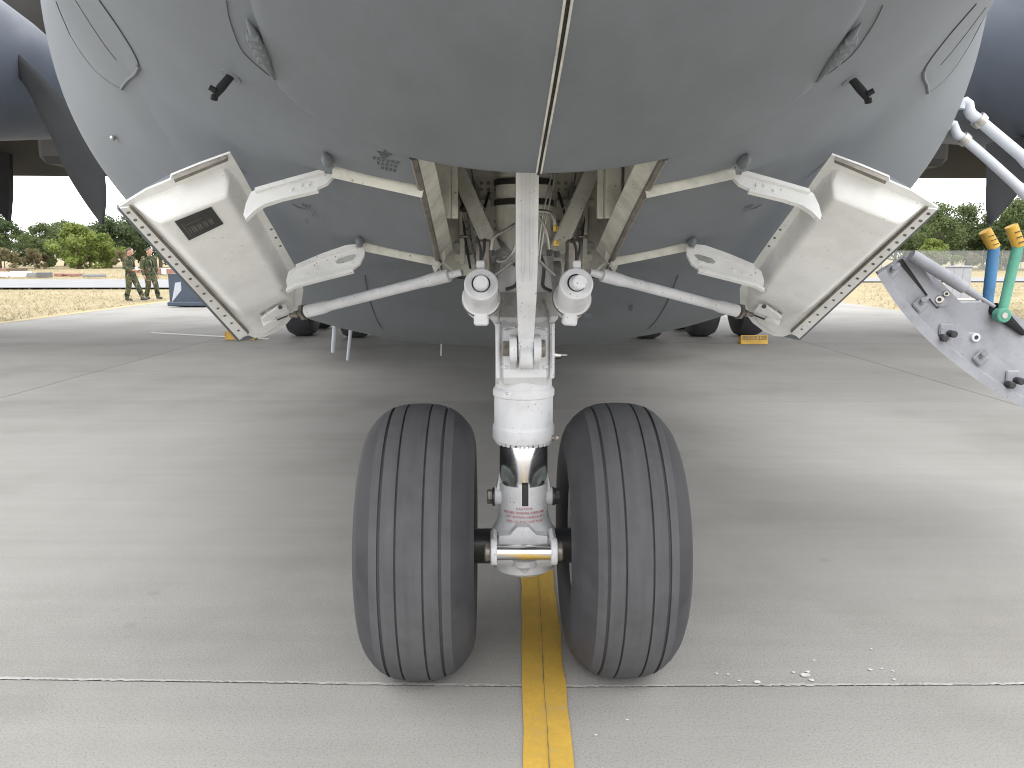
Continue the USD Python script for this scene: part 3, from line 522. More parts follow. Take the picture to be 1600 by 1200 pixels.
# clevis, drag brace
yc = YG - .16
for s, q in ((-1, 801.5), (1, 839)):
    x = float(at(q, 550, yc)[0]); lugm = lambda py, y, r: cyl([x - .0125, y, zy(py, yc)], [x + .0125, y, zy(py, yc)], r, None, 28, .003).vertices
    ap(leg, 'clevis_lug', cat([hull(np.vstack([lugm(546, yc - .008, .046), lugm(546, YG - .06, .05)])), hull(np.vstack([lugm(550, yc + .0, .040), lugm(582, YG - .07, .022)]))]), 'strut_white')
    xr_ = XG + s * (hw(88, 545) - .008); ap(leg, 'casting_rib', cat([bar([xr_, YG - .122, zy(503, YG - .12)], [xr_, YG - .122, zy(592, YG - .12)], .016, .022, up=(0, 1, 0), bev=.006), bar([XG + s * .075, YG - .118, zy(516, YG - .12)], [XG + s * .03, YG - .118, zy(511, YG - .12)], .016, .014, up=(0, 1, 0), bev=.005), cyl([xr_, YG - .10, zy(572, YG - .12)], [xr_ - s * .03, YG - .128, zy(574, YG - .12)], .011, .006, 12)]), 'strut_white')
    x1 = float(at(818 - 29 if s < 0 else 818 + 30, 545, yc)[0]); zb_ = zy(544, yc); ap(leg, 'clevis_nut', cyl([x, yc - .01, zb_], [x1 + s * .008, yc - .01, zb_], .030 if s > 0 else .028, None, 6 if s < 0 else 20, .003), 'dirty_metal')
ap(leg, 'grease_fitting', cat([cyl(at(862, 555, YG), at(876, 555, YG), .018, .012, 12), cyl(at(874, 555, YG), at(886, 555, YG), .006, .004, 10)]), 'steel')
ap(leg, 'lock_bolt', cat([cyl(at(858, 684, YG - .05), at(870, 684, YG - .05), .008, None, 10), cyl(at(868, 684, YG - .07), at(872, 685, YG - .07), .012, None, 8)]), 'dirty_metal')
yt, yb = 2.24, YG - .19
xq = [((806.5, 250, yt), (842.5, 250, yt)), ((806, 420, 2.47), (840, 420, 2.47)), ((808, 470, 2.54), (838, 470, 2.54)), ((810, 530, yb), (834, 530, yb)), ((810.5, 558, yb - .005), (832.5, 558, yb - .005))]
fr = np.array([[at(*a), at(*b)] for a, b in xq]); A = fr; B = fr + [0, .07, .02]; ap(plane, 'drag_brace', solid_sheet(A, B), 'strut_white', smooth=20)
br = stage.GetPrimAtPath('/World/cargo_airplane/drag_brace')
for q in (818.5, 831): ap(br, 'brace_rib', bar(at(q, 262, yt + .005), at(q - 1.5, 440, 2.498), .006, .006), 'strut_white')
m = cyl(at(811, 556, yb + .03), at(832.5, 556, yb + .03), .045, None, 24, .004); ap(br, 'brace_end', m, 'strut_white')
# side braces in the well
for s, (a, b) in ((-1, ((703, 240), (772, 395))), (1, ((938, 240), (868, 395)))): ap(plane, 'side_brace', bar(at(*a, 2.88), at(*b, 2.80), .055, .05, up=(0, 1, 0)), 'cream_primer')
lug = cat([cyl(at(760, 430, YG), at(876, 430, YG), .05, None, 20, .004), hull(np.vstack([cyl(at(775, 395, YG), at(862, 395, YG), .05).vertices, cyl(at(772, 470, YG), at(866, 470, YG), .045).vertices]))]); ap(leg, 'trunnion', lug, 'stained_grey')
# hydraulic pipes
pipes = [([(806, 350), (790, 360), (770, 374), (768, 395)], .0065), ([(806, 385), (798, 400), (785, 408), (772, 407)], .0075), ([(806, 405), (790, 418), (772, 430)], .006), ([(842, 330), (858, 332), (866, 345), (867, 360)], .0075), ([(842, 340), (850, 352), (856, 375), (858, 393)], .0065), ([(843, 408), (856, 420), (868, 430)], .006), ([(866, 252), (856, 300), (846, 350), (841, 400)], .0035), ([(872, 252), (862, 300), (852, 350), (843, 410)], .0035)]
for pts, r in pipes: ap(plane, 'hydraulic_pipe', tube(spline([at(*p, 2.66) for p in pts], 6), r, 10), 'pipe_metal')
for q, mt in (((868, 357), 'brass'), ((869, 380), 'brass'), ((858, 395), 'hose'), ((769, 396), 'hose'), ((870, 397), 'hose'), ((773, 407), 'hose')): ap(plane, 'pipe_nut', cyl(at(q[0], q[1] - 5, 2.66), at(q[0], q[1] + 5, 2.66), .010, None, 6, .001), mt)
# black cable hanging along the rear lip of the well
for s in (1, -1):
    pts = [hit(*q) for q in ((689, 404), (690, 418), (700, 428), (720, 432), (745, 434))]; m = tube(spline([p + [0, 0, -.006] for p in pts], 6), .0035, 8); ap(well, 'edge_cable', m if s == 1 else mirror(m), 'hose')
for k, (pts, r) in enumerate(((([(785, 470), (779, 500), (777, 560), (777, 600)]), .0042), (([(851, 470), (858, 500), (859, 545)]), .0042), (([(800, 410), (812, 425), (806, 445), (790, 452)]), .006), (([(842, 395), (850, 420), (848, 445), (862, 455)]), .006))):
    ap(plane, 'leg_hose', tube(spline([at(*p, YG - (.10 if k < 2 else .14)) for p in pts], 8), r, 8), 'pipe_metal' if k < 2 else 'hose')
# steering actuators: round capped cylinders either side of the leg
for (cx, cy, bx, by, kx, ky) in ((751.5, 443, 752, 472, 751.5, 441), (901, 442, 892, 472, 907, 440)):
    f0, b0 = at(cx, cy, 2.50), at(bx, by, 2.66); d = (f0 - b0) / np.linalg.norm(f0 - b0)
    hs = ap(plane, 'steering_actuator', lathe(b0 - d * .05, f0, [(0, .040), (.012, .052), (.05, .058), (.075, .058), (.078, .063), (.092, .063), (.095, .057), (.135, .054), (np.linalg.norm(f0 - b0) + .044, .053), (np.linalg.norm(f0 - b0) + .05, .048)], 36), 'strut_white', smooth=30)
    ap(hs, 'cap_plug', lathe(f0 - d * .004, at(kx, ky, 2.44), [(0, .025), (.045, .0225), (.062, .0225), (.066, .019)], 28), 'strut_white')
    ap(hs, 'plug_seal', lathe(f0 - d * .001, f0 + d, [(0, .030), (.0035, .029)], 28), 'black_paint')
    ap(hs, 'clamp_ring', lathe(b0 + d * .028, f0, [(0, .0645), (.008, .0655), (.014, .0645)], 36), 'dirty_metal')
    e0 = at(bx, 478, 2.62); e1 = at(bx + (0 if cx < 818 else -3), 508, 2.62); ap(hs, 'foot', bar(e0, e1, .048, .05, up=(0, 1, 0), bev=.006), 'strut_white')
    t = at(cx - .5, 413, 2.55); ap(hs, 'valve_block', cat([cbox(t, (.026, .03, .024), .003), cyl(t, t + [0, .02, -.05], .010, None, 12), cbox(t + [0, .03, .0], (.018, .04, .02), .003)]), 'strut_white')
    ap(hs, 'bracket', cat([cbox(at(bx + 4, 400, 2.70), (.052, .05, .11), .008), cbox(at(bx + 4, 430, 2.71), (.06, .05, .09), .01)]), 'dirty_metal')
    for k_ in (-9, 4): ap(hs, 'hose', tube(spline([at(cx + k_, 378, 2.62), at(cx + k_ + 2, 374, 2.60), at(cx + k_ * .4 + 3, 392, 2.57), t + [0, .0, .01]], 6), .0048, 8), 'hose')
# -------- nose wheels
def tyre(xc):
    g = [(-.096, .0048), (-.043, .003), (.043, .003), (.096, .0048)]; prof = [(-.150, .235), (-.172, .255), (-.190, .288), (-.1985, .325), (-.1975, .355), (-.190, .389), (-.178, .415), (-.172, .4225), (-.152, .4475), (-.128, .468)]
    cr = lambda w: .4975 - .9 * w * w - 55. * w ** 4
    for c, h in g: prof += [(c - h - .0015, cr(c - h)), (c - h, cr(c) - .0015), (c - h * .8, cr(c) - .0095), (c + h * .8, cr(c) - .0095), (c + h, cr(c) - .0015), (c + h + .0015, cr(c + h))]
    prof += [(-w, r) for w, r in prof[9::-1]]; extra = []
    for (a, b) in zip(prof[:-1], prof[1:]):
        extra.append(a)
        if b[0] - a[0] > .03: extra += [((a[0] * (1 - t) + b[0] * t), cr(a[0] * (1 - t) + b[0] * t)) for t in (.25, .5, .75)]
    prof = extra + [prof[-1]]; n = 160; th = np.linspace(0, 2 * math.pi, n, endpoint=False); zc = .470
    rows = [np.stack([np.full(n, xc + w), YG + r * np.cos(th), zc + r * np.sin(th)], 1) for w, r in prof]
    V = np.array(rows); low_ = np.clip((.05 - V[:, :, 2]) / .08, 0, 1); V[:, :, 0] = xc + (V[:, :, 0] - xc) * (1 + .05 * low_); V[:, :, 2] = np.maximum(V[:, :, 2], .002)
    V = np.concatenate([V, V[:, :1]], 1); m = grid(V); m.merge_vertices()
    if m.volume < 0: m.invert()
    return m
for s in (-1, 1):
    xw = XG - .014 + s * .360; wh = UsdGeom.Xform.Define(stage, number('/World/cargo_airplane/nose_wheel')).GetPrim()
    tm = tyre(xw); side_ = np.abs(tm.triangles_center[:, 0] - xw) > .127
    for nm, sel, mt in (('tyre', ~side_, 'rubber'), ('sidewall', side_, 'rubber_side')):
        q_ = tm.copy(); q_.update_faces(sel); q_.remove_unreferenced_vertices(); ap(wh, nm, q_, mt, smooth=40)
    for q in (-1, 1):
        a = [xw, YG, .470]; b = [xw + q, YG, .470]
        ap(wh, 'rim', lathe(a, b, [(.07, .02), (.075, .07), (.06, .10), (.075, .16), (.115, .19), (.150, .215), (.158, .240), (.150, .246)], 48, cap=False), 'rim_green', smooth=40)
    ap(wh, 'hub', cyl([xw - .16, YG, .450], [xw + .16, YG, .450], .075, None, 32, .008), 'black_paint')
# -------- white aft gear doors, hanging open either side
dA, dC, dB = at(186, 323, 2.26), at(360, 239, 2.26), at(375, 531, 3.15)
U_ = (dB - dA) / np.linalg.norm(dB - dA); V_ = dC - dA; V_ -= U_ * np.dot(V_, U_); V_ /= np.linalg.norm(V_); N_ = np.cross(U_, V_); N_ = N_ if np.dot(N_, EA - dA) > 0 else -N_
def dp(px, py, h=0.): return on_plane(px, py, dA + N_ * h, N_)
def smooth_ring(pts, k=10): 
    pts = np.asarray(pts, float); return np.concatenate([np.linspace(pts[i], pts[(i + 1) % len(pts)], k, endpoint=False) for i in range(len(pts))])
plate_px = [(186, 323), (228, 297), (266, 281), (268, 274), (315, 255), (360, 239), (377, 268), (394, 300), (428, 358), (463, 420), (474, 452), (471, 474), (462, 489), (448, 506), (430, 519), (412, 527), (398, 528), (388, 524), (379, 527), (374, 530)]
plate = prism([dp(*q) for q in plate_px], -N_ * .006)
skin_plate = prism([dp(*q, -.006) for q in [(183, 327), (228, 299), (268, 277), (315, 257), (359, 241), (376, 270), (462, 421), (472, 452), (468, 474), (460, 489), (446, 506), (428, 519), (410, 526), (372, 534)]], -N_ * .012)
HB = .075
def p2(q, h=0.): d = dp(q[0], q[1], h) - dA; return np.array([np.dot(d, U_), np.dot(d, V_)])
bpx = [(204, 319), (278, 287), (347, 262), (372, 283), (392, 318), (420, 368), (449, 421), (462, 448), (460, 478), (440, 505), (412, 522), (392, 519), (340, 461), (262, 378)]
from shapely.geometry import Point
import shapely
bpoly = Polygon([p2(q) for q in bpx])
def edge_d(P, a, b): a, b = np.asarray(a), np.asarray(b); n = np.array([-(b - a)[1], (b - a)[0]]); n = n / np.linalg.norm(n); d = (P - a) @ n; c = np.array([bpoly.centroid.x, bpoly.centroid.y]); return d * np.sign((c - a) @ n)
gu = np.arange(bpoly.bounds[0] - .02, bpoly.bounds[2] + .02, .006); gv = np.arange(bpoly.bounds[1] - .02, bpoly.bounds[3] + .02, .005); GU, GV = np.meshgrid(gu, gv, indexing='ij'); PP = np.stack([GU, GV], -1)
wt = abs(float(edge_d(p2((300, 328), HB), p2(bpx[0]), p2(bpx[2])))); wr = abs(float(edge_d(p2((403, 385), HB), p2(bpx[4]), p2(bpx[6])))); wl = .045
sd = np.where(shapely.contains_xy(bpoly, GU, GV), 1, -1) * shapely.distance(shapely.points(GU, GV), bpoly.exterior)
terms = [edge_d(PP, p2(bpx[0]), p2(bpx[2])) / wt, edge_d(PP, p2(bpx[4]), p2(bpx[6])) / max(wr, .03), edge_d(PP, p2(bpx[12]), p2(bpx[13])) / wl]
k_ = 9.; mn = -np.log(sum(np.exp(-k_ * np.clip(t, -1, 2.5)) for t in terms) + np.exp(-k_ * 1.0)) / k_; uu = (GU - GU.min()) / (GU.max() - GU.min())
Hh = HB * np.clip(mn, -.3, 1.0) * (1 - .9 * np.clip((uu - .60) / .27, 0, 1) ** 2 * (3 - 2 * np.clip((uu - .60) / .27, 0, 1))); Hh = np.where(uu > .6, np.minimum(Hh, np.clip(sd, -.01, 1) * 1.6), Hh); Hh = np.maximum(Hh, -.004); Hh[sd < -.004] = -.004
blister = grid(dA + GU[..., None] * U_ + GV[..., None] * V_ + Hh[..., None] * N_)
fcen = blister.triangles_center; keep = Hh.reshape(-1)[blister.faces].max(1) > -.0035; blister.update_faces(keep); blister.remove_unreferenced_vertices()
if np.dot(blister.face_normals.mean(0), N_) < 0: blister.invert()
print('blister', wt, wr, Hh.max())
strip = prism([dp(*q, .006) for q in ((187, 324), (201, 322), (386, 520), (374, 530))], N_ * .004)
strip2 = prism([dp(*q, .001) for q in ((202, 321), (204.5, 320), (388.5, 517), (386, 520))], N_ * .008)
seal = prism([dp(*q, .004) for q in ((270, 275), (355, 241), (354, 246), (272, 280))], N_ * .012)
scr = []
for t in np.linspace(.035, .965, 17):
    p = dp(*(np.array((194, 325)) * (1 - t) + np.array((379, 523)) * t), .010); scr.append(cyl(p, p + N_ * .002, .0052, None, 10))
scr2 = [cyl(dp(*q), dp(*q) + N_ * .002, .0045, None, 10) for q in ((424, 358), (431, 371), (438, 384), (315, 261), (290, 272), (352, 250), (222, 322), (245, 306))]
axisU = U_
def arm(px, o, th, lift=0.):
    pts = [on_plane(*q, o, U_) for q in px]; return prism(pts, U_ * th)
H1, H2 = at(521, 262, 2.24), at(571, 381, 2.74)
arm1 = arm([(526, 262), (521, 275), (511, 286), (496, 293), (440, 306), (412, 315), (396, 325), (383, 340), (380, 336), (384, 318), (392, 300), (400, 296), (452, 282), (497, 268), (508, 264), (520, 261)], H1, .012)
lip1 = arm([(496, 297), (440, 310), (412, 319), (397, 329), (383, 343), (382, 337), (396, 325), (412, 315), (440, 306), (496, 293)], H1 - U_ * .010, .016)
lip1b = arm([(398, 299), (452, 284), (507, 269), (506, 263), (451, 278), (398, 293)], H1 - U_ * .010, .016)
arm2 = arm([(570, 380), (569, 398), (562, 412), (551, 420), (500, 432), (462, 441), (449, 450), (447, 438), (451, 424), (463, 416), (505, 398), (540, 386), (560, 381)], H2, .012)
lip2 = arm([(552, 424), (500, 437), (462, 447), (447, 455), (447, 450), (462, 441), (500, 432), (551, 419)], H2 - U_ * .010, .016)
lip2b = arm([(462, 420), (505, 402), (556, 387), (559, 381), (540, 383), (505, 395), (462, 413)], H2 - U_ * .010, .016)
slot = arm([(521, 409), (526, 402), (545, 396), (556, 393), (559, 399), (553, 408), (535, 414), (525, 414)], H2 - U_ * .0015, .003)
slot_in = arm([(524, 409), (529, 404), (545, 399), (555, 397), (556, 400), (551, 406), (535, 411), (527, 412)], H2 - U_ * .003, .003)
ab = [cyl(q, q - U_ * .004, .0055, None, 8) for q in [on_plane(*p, H1, U_) for p in ((455, 296), (462, 306), (482, 288), (487, 297), (470, 289))] + [on_plane(*p, H2, U_) for p in ((480, 428), (495, 421), (545, 420), (550, 410))]]
placard = prism([dp(*q, HB + .001) for q in ((273, 346), (330, 323), (349, 349), (295, 375))], N_ * .002)
pc = [dp(*q, HB + .003) for q in ((273, 346), (330, 323), (349, 349), (295, 375))]
def pq(u, v): return (pc[0] * (1 - u) + pc[1] * u) * (1 - v) + (pc[3] * (1 - u) + pc[2] * u) * v
marks = [bar(pq(.10, .22), pq(.10, .92), .0015, .0006), bar(pq(.14, .35), pq(.62, .32), .002, .0006)]
for i in range(9):
    u = .18 + i * .078; marks.append(bar(pq(u, .52), pq(u, .80), .0022, .0006))
    if i % 2: marks.append(bar(pq(u, .52 if i % 4 == 1 else .66), pq(u + .045, .52 if i % 4 == 1 else .66), .0018, .0006)); marks.append(bar(pq(u + .045, .52), pq(u + .045, .80), .0018, .0006))
rA, rB = at(468, 478, 3.02) + N_ * .03, at(722, 425, 2.76)
dR = (rB - rA) / np.linalg.norm(rB - rA); LR = np.linalg.norm(rB - rA)
rod = lathe(rA, rB, [(.015, .014), (.022, .024), (.10, .024), (.13, .0195), (LR - .16, .0195), (LR - .12, .023), (LR - .05, .023), (LR - .045, .014), (LR, .012)], 24)
nut = cat([lathe(rA, rB, [(.002, .031), (.014, .031)], 6), lathe(rA, rB, [(-.055, .009), (.004, .010)], 14), lathe(rA, rB, [(-.03, .014), (-.018, .014)], 6)])
eye = on_plane(447, 484, rA, N_)
fork = cat([prism([dp(*q, .055) for q in ((408, 496), (413, 491), (434, 477), (446, 476), (450, 484), (430, 492), (412, 499))], N_ * .01), prism([dp(*q, .025) for q in ((408, 497), (414, 493), (436, 482), (449, 482), (450, 488), (430, 496), (412, 500))], N_ * .01), prism([dp(*q, .01) for q in ((405, 492), (424, 480), (428, 484), (409, 497))], N_ * .05)])
plug = cyl(dp(438, 480, .06), dp(438, 480, .07), .008, None, 10)
fslot = prism([dp(*q, .0195) for q in ((414, 502), (447, 490), (450, 493), (417, 507))], N_ * .003)
bolts = [cyl(dp(*q, .012), dp(*q, .024), .008, None, 6) for q in ((412, 486), (418, 482), (425, 478), (409, 490))]
for s in (1, -1):
    f_ = (lambda m: m) if s == 1 else mirror
    d_ = ap(plane, 'aft_gear_door', f_(plate), 'door_white', smooth=20, label=('left in the picture, with a dark placard' if s == 1 else 'right in the picture, without a placard'))
    for nm, m, mt, sm in (('outer_skin', skin_plate, 'airframe_grey', 20), ('bulged_panel', blister, 'door_white', 60), ('edge_strip', strip, 'door_white', 20), ('edge_seal', strip2, 'grime', 20), ('end_seal', seal, 'dirty_metal', 20),
                          ('hinge_arm', cat([arm1, lip1, lip1b]), 'white_paint', 25), ('hinge_arm', cat([arm2, lip2, lip2b]), 'white_paint', 25), ('arm_slot', slot, 'white_paint', 20), ('slot_floor', slot_in, 'stained_grey', 20), ('rod_fork', fork, 'white_paint', 20), ('fork_pin', plug, 'black_paint', 30), ('fork_slot', fslot, 'black_paint', 20)):
        ap(d_, nm, f_(m), mt, smooth=sm)
    for m in bolts: ap(d_, 'fork_bolt', f_(m), 'dirty_metal')
    ap(d_, 'strip_screws', f_(cat(scr + scr2)), 'grime', kind='stuff'); ap(d_, 'arm_rivets', f_(cat(ab)), 'white_paint', kind='stuff')
    if s == 1: q_ = ap(d_, 'placard', placard, 'placard', label='dark placard with worn lettering'); ap(d_, 'placard_lettering', cat(marks), 'grime', smooth=False, kind='stuff')
    r_ = ap(plane, 'door_rod', f_(rod), 'strut_white'); ap(r_, 'rod_nut', f_(nut), 'dirty_metal')
# -------- stencils on the skin
def stencil(parent, name, m, ppx, ang, matn, sx=1, tall=1.0):
    """m: flat mesh in xy (metres, centred), laid on the skin round the point seen at a pixel; ang in the picture, clockwise"""
    c, s_ = math.cos(ang), math.sin(ang); p = hit(*ppx); ex = hit(ppx[0] + 8 * c, ppx[1] + 8 * s_) - hit(ppx[0] - 8 * c, ppx[1] - 8 * s_); ey = hit(ppx[0] + 8 * s_, ppx[1] - 8 * c) - hit(ppx[0] - 8 * s_, ppx[1] + 8 * c)
    ex /= np.linalg.norm(ex); ey /= np.linalg.norm(ey); v = m.vertices; W_ = p + v[:, :1] * ex + v[:, 1:2] * tall * ey
    for i in range(len(W_)): W_[i, 2] = skin(W_[i, 0], W_[i, 1])
    nn = skin_normal(p[0], p[1]); W_ = W_ + nn * (.0012 + v[:, 2:3]); mm = trimesh.Trimesh(W_, m.faces, process=False)
    ap(parent, name, mm if sx == 1 else mirror(mm), matn, smooth=False)
def centred(m):
    m = m.copy(); m.apply_translation([-(m.bounds[0, 0] + m.bounds[1, 0]) / 2, -(m.bounds[0, 1] + m.bounds[1, 1]) / 2, 0]); return m
sym = cat([cbox((0, .000, 0), (.036, .004, .001), .0003), cbox((0, -.007, 0), (.024, .0035, .001), .0003), cbox((0, -.014, 0), (.015, .0035, .001), .0003), cbox((0, .007, 0), (.007, .011, .001), .0003)])
stencil(fus, 'earth_symbol', sym, (601, 239), .20, 'dark_print', 1, 2.0)
for s, q in (('G R O U N D', (603, 250)), ('E A R T H', (605, 257)), ('H E R E', (607, 264))):
    stencil(fus, 'stencil_text', centred(meshkit.text_mesh(s, .0085, .0004, True)), q, .20, 'dark_print', 1, 2.2)
for (cx, cy, n, w, ang, sx) in ((489, 333, 3, .060, 1.35, 1), (478, 345, 2, .03, 1.35, 1), (352, 238, 2, .04, .25, 1), (372, 262, 3, .06, .75, 1), (372, 262, 3, .07, .75, -1), (352, 240, 2, .05, .3, -1)):
    ms = []
    for i in range(n):
        x = -w / 2
        while x < w / 2: l = .003 + .006 * rr.random(); ms.append(cbox((x + l / 2, i * .009, 0), (l, .0042, .0008), .0002)); x += l + .003
    stencil(fus, 'small_stencil', centred(cat(ms)), (cx, cy), ang, 'pale_print', sx)
sy2 = cat([bar((-.03, .0, 0), (.0, -.012, 0), .003, .001, up=(0, 0, 1)), bar((.0, .02, 0), (.032, .018, 0), .0012, .001), bar((.032, .018, 0), (.028, -.008, 0), .0012, .001), bar((.028, -.008, 0), (.0, -.008, 0), .0012, .001), cbox((.006, .010, 0), (.008, .006, .001), .0002), cbox((.018, .006, 0), (.008, .006, .001), .0002), cbox((-.012, -.008, 0), (.006, .007, .001), .0002)])
stencil(fus, 'skin_marking', sy2, (470, 322), .25, 'dark_print', 1, 1.6); stencil(fus, 'skin_marking', sy2, (470, 322), .25, 'dark_print', -1, 1.6)
p = hit(985, 478); ap(fus, 'skin_clip', cbox(p + [0, -.008, -.006], (.016, .006, .03), .002), 'dark_print'); p = hit(918, 490); ap(fus, 'skin_tab', cbox(p + [0, -.004, 0], (.035, .004, .04), .002), 'airframe_grey')
# -------- belly masts
for (a, b, r, y) in (((524, 500), (520, 551), .016, 5.1), ((549, 505), (543, 563), .012, 5.1), ((690, 530), (689, 556), .005, 4.7)): ap(plane, 'belly_mast', cyl(at(*a, y), at(*b, y), r, r * .75, 14, .002), 'tube_white')
# -------- engines, wing and flaps behind
def nacelle(px, py, R, y):
    c = at(px, py, y); r = R * y * .88 / 1244.; k = [(-.95, .03), (-.92, .14 * r), (-.82, .30 * r), (-.6, .55 * r), (-.3, .78 * r), (0, .96 * r), (.3, .97 * r), (.8, .88 * r), (1.5, .7 * r), (2.5, .5 * r), (3.4, .3 * r)]
    return ap(plane, 'engine_nacelle', lathe(c - [0, .0, 0], c + [0, 1, 0], k, 64), 'nacelle_grey', smooth=40), c
nl, cl = nacelle(-102, 82, 134, 6.6); nr, cr_ = nacelle(1705, 62, 190, 6.6)
def blade(pxL, pxR, y0, y1):
    """blade from its two edges, each a row of pixel points from root to tip"""
    t = np.linspace(y0, y1, len(pxL)); L = spline([at(*p, yy) for p, yy in zip(pxL, t)], 5); Rr_ = spline([at(*p, yy - .05) for p, yy in zip(pxR, t)], 5); A, B = [], []
    for a, b in zip(L, Rr_):
        ts = np.linspace(0, 1, 9); th = .05 * np.sqrt(ts * (1 - ts)) * 2; P_ = a + (b - a) * ts[:, None]; A.append(P_ - np.array([0, 1, 0]) * th[:, None] * .5); B.append(P_ + np.array([0, 1, 0]) * th[:, None] * .5)
    A, B = np.array(A), np.array(B); B[:, 0] = A[:, 0] + [0, .002, 0]; B[:, -1] = A[:, -1] + [0, .002, 0]; return solid_sheet(A, B)
prL = keys(UsdGeom.Xform.Define(stage, number('/World/cargo_airplane/propeller')).GetPrim())
ap(prL, 'blade', blade([(-40, 62), (20, 110), (45, 145), (62, 180), (80, 215), (100, 262), (130, 312), (158, 350)], [(-15, 45), (40, 95), (85, 140), (118, 185), (142, 225), (164, 272), (166, 314), (161, 351)], 6.75, 6.45), 'blade_dark')
for k in range(1, 5):
    a = math.radians(50 + 60 * k); m = blade([(-40, 62), (20, 110), (45, 145), (62, 180), (80, 215), (100, 262), (130, 312), (158, 350)], [(-15, 45), (40, 95), (85, 140), (118, 185), (142, 225), (164, 272), (166, 314), (161, 351)], 6.75, 6.45)
    if k in (2, 3, 4): m.apply_transform(trimesh.transformations.rotation_matrix(math.radians(-60 * k), [0, 1, 0], cl)); ap(prL, 'blade', m, 'blade_dark')
prR = keys(UsdGeom.Xform.Define(stage, number('/World/cargo_airplane/propeller')).GetPrim())
bR = blade([(1541, 225), (1541, 255), (1541, 288), (1540, 310), (1541, 330), (1545, 352)], [(1640, 205), (1634, 232), (1618, 262), (1601, 290), (1575, 322), (1546, 353)], 6.7, 6.5); ap(prR, 'blade', bR, 'blade_dark')
for k in (1, 2, 3, 4, 5):
    if k in (1, 5): continue
    m = bR.copy(); m.apply_transform(trimesh.transformations.rotation_matrix(math.radians(60 * k), [0, 1, 0], cr_)); ap(prR, 'blade', m, 'blade_dark')
def slab(x0, x1, pts): return prism([np.array([x0, y, z]) for y, z in pts], np.array([x1 - x0, 0, 0]))
zf = float(at(80, 275, 17.3)[2])
for s in (-1, 1):
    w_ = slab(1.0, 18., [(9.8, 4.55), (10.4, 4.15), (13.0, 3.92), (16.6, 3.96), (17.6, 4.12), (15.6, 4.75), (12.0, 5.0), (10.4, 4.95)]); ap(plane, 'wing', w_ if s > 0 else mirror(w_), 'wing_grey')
    fl = slab(2.0, 14., [(16.3, 3.95), (16.75, 3.95), (17.42, zf + .02), (17.3, zf), (16.7, 3.5)]); fl = ap(plane, 'wing_flap', fl if s > 0 else mirror(fl), 'flap_shade')
fm_ = prism([at(*q, 16.4) for q in ((-60, 220), (14, 240), (15, 275), (15, 310), (12, 346), (-3, 330), (-30, 290))], np.array([0, .12, 0])); ap(plane, 'blade_stand_in', fm_, 'blade_dark')  # added tapered plate, stands in for the second propeller blade
# blocks in the dark flap tone at the wing root, seen between nacelle and hull
for s in (1, -1):
    m = cbox(at(100, 190, 12.6), (.5, .8, 1.3), .1); ap(plane, 'wing_root_fairing', m if s == 1 else mirror(m), 'flap_shade')
# -------- main wheels and their sponsons
def simple_tyre(c, R, w):
    k = [(-w, R * .5), (-w, R * .78), (-w * .85, R * .93), (-w * .45, R), (w * .45, R), (w * .85, R * .93), (w, R * .78), (w, R * .5)]; return lathe(np.asarray(c, float), np.asarray(c, float) + [1, 0, 0], [(a, r) for a, r in k], 40)
for (px, y) in ((475, 15.3), (1093, 15.0)):
    for k in (0, 1):
        c = to_plane(ground(px, 528)); c = at(px, 528, y + k * 1.55); x = at(px, 528, y)[0]
        w = UsdGeom.Xform.Define(stage, number('/World/cargo_airplane/main_wheel')).GetPrim(); ap(w, 'tyre', simple_tyre([x, y + k * 1.55, .70], .70, .26), 'rubber_side', smooth=40)
        ap(w, 'rim', lathe([x - .20, y + k * 1.55, .70], [x + 1, y + k * 1.55, .70], [(0, .04), (0, .30), (.4, .30), (.4, .04)], 24), 'rim_green')
for (px, y) in ((557, 14.9), (1010, 14.6), (1165, 15.0)):
    x = at(px, 530, y)[0]; w = UsdGeom.Xform.Define(stage, number('/World/cargo_airplane/main_wheel')).GetPrim(); ap(w, 'tyre', simple_tyre([x, y, .62], .62, .25), 'rubber_side', smooth=40)
for s in (1, -1):
    sp = trimesh.creation.icosphere(4, 1.0); v = sp.vertices; v = np.sign(v) * np.abs(v) ** .6; sp.vertices = v * [.75, 4.2, .95] + [s * 2.15, 14.2, 1.75]; ap(plane, 'gear_sponson', sp, 'airframe_grey', smooth=50)
# -------- crew door let down on the right: seen edge-on, curved like the hull
YD = 3.45; DD = np.array([.64, .77, 0])
outer = [(1371, 425), (1400, 470), (1438, 515), (1478, 552), (1520, 584), (1560, 610), (1600, 632), (1650, 656), (1700, 676)]
inner_fl = [(1700, 640), (1650, 616), (1600, 588), (1560, 560), (1520, 527), (1480, 489), (1445, 446), (1414, 400)]
flange = prism([at(*q, YD) for q in outer + inner_fl], np.array([0, .02, 0]))
cd = ap(plane, 'crew_door', flange, 'door_grey', smooth=25)
skin_o = np.array([at(*q, YD) for q in outer]); so = spline(skin_o, 5); tn = np.gradient(so, axis=0); tn /= np.linalg.norm(tn, axis=1)[:, None]; nr_ = np.stack([tn[:, 2], np.zeros(len(tn)), -tn[:, 0]], 1); nr_ = np.where((nr_[:, 2:] > 0), -nr_, nr_)
A = np.stack([so + nr_ * .018 + [0, -.03, 0], so + nr_ * .018 + DD * .7], 1); B = np.stack([so - nr_ * .022 + [0, -.03, 0], so - nr_ * .022 + DD * .7], 1); ap(cd, 'outer_skin', solid_sheet(A, B), 'door_grey', smooth=40)
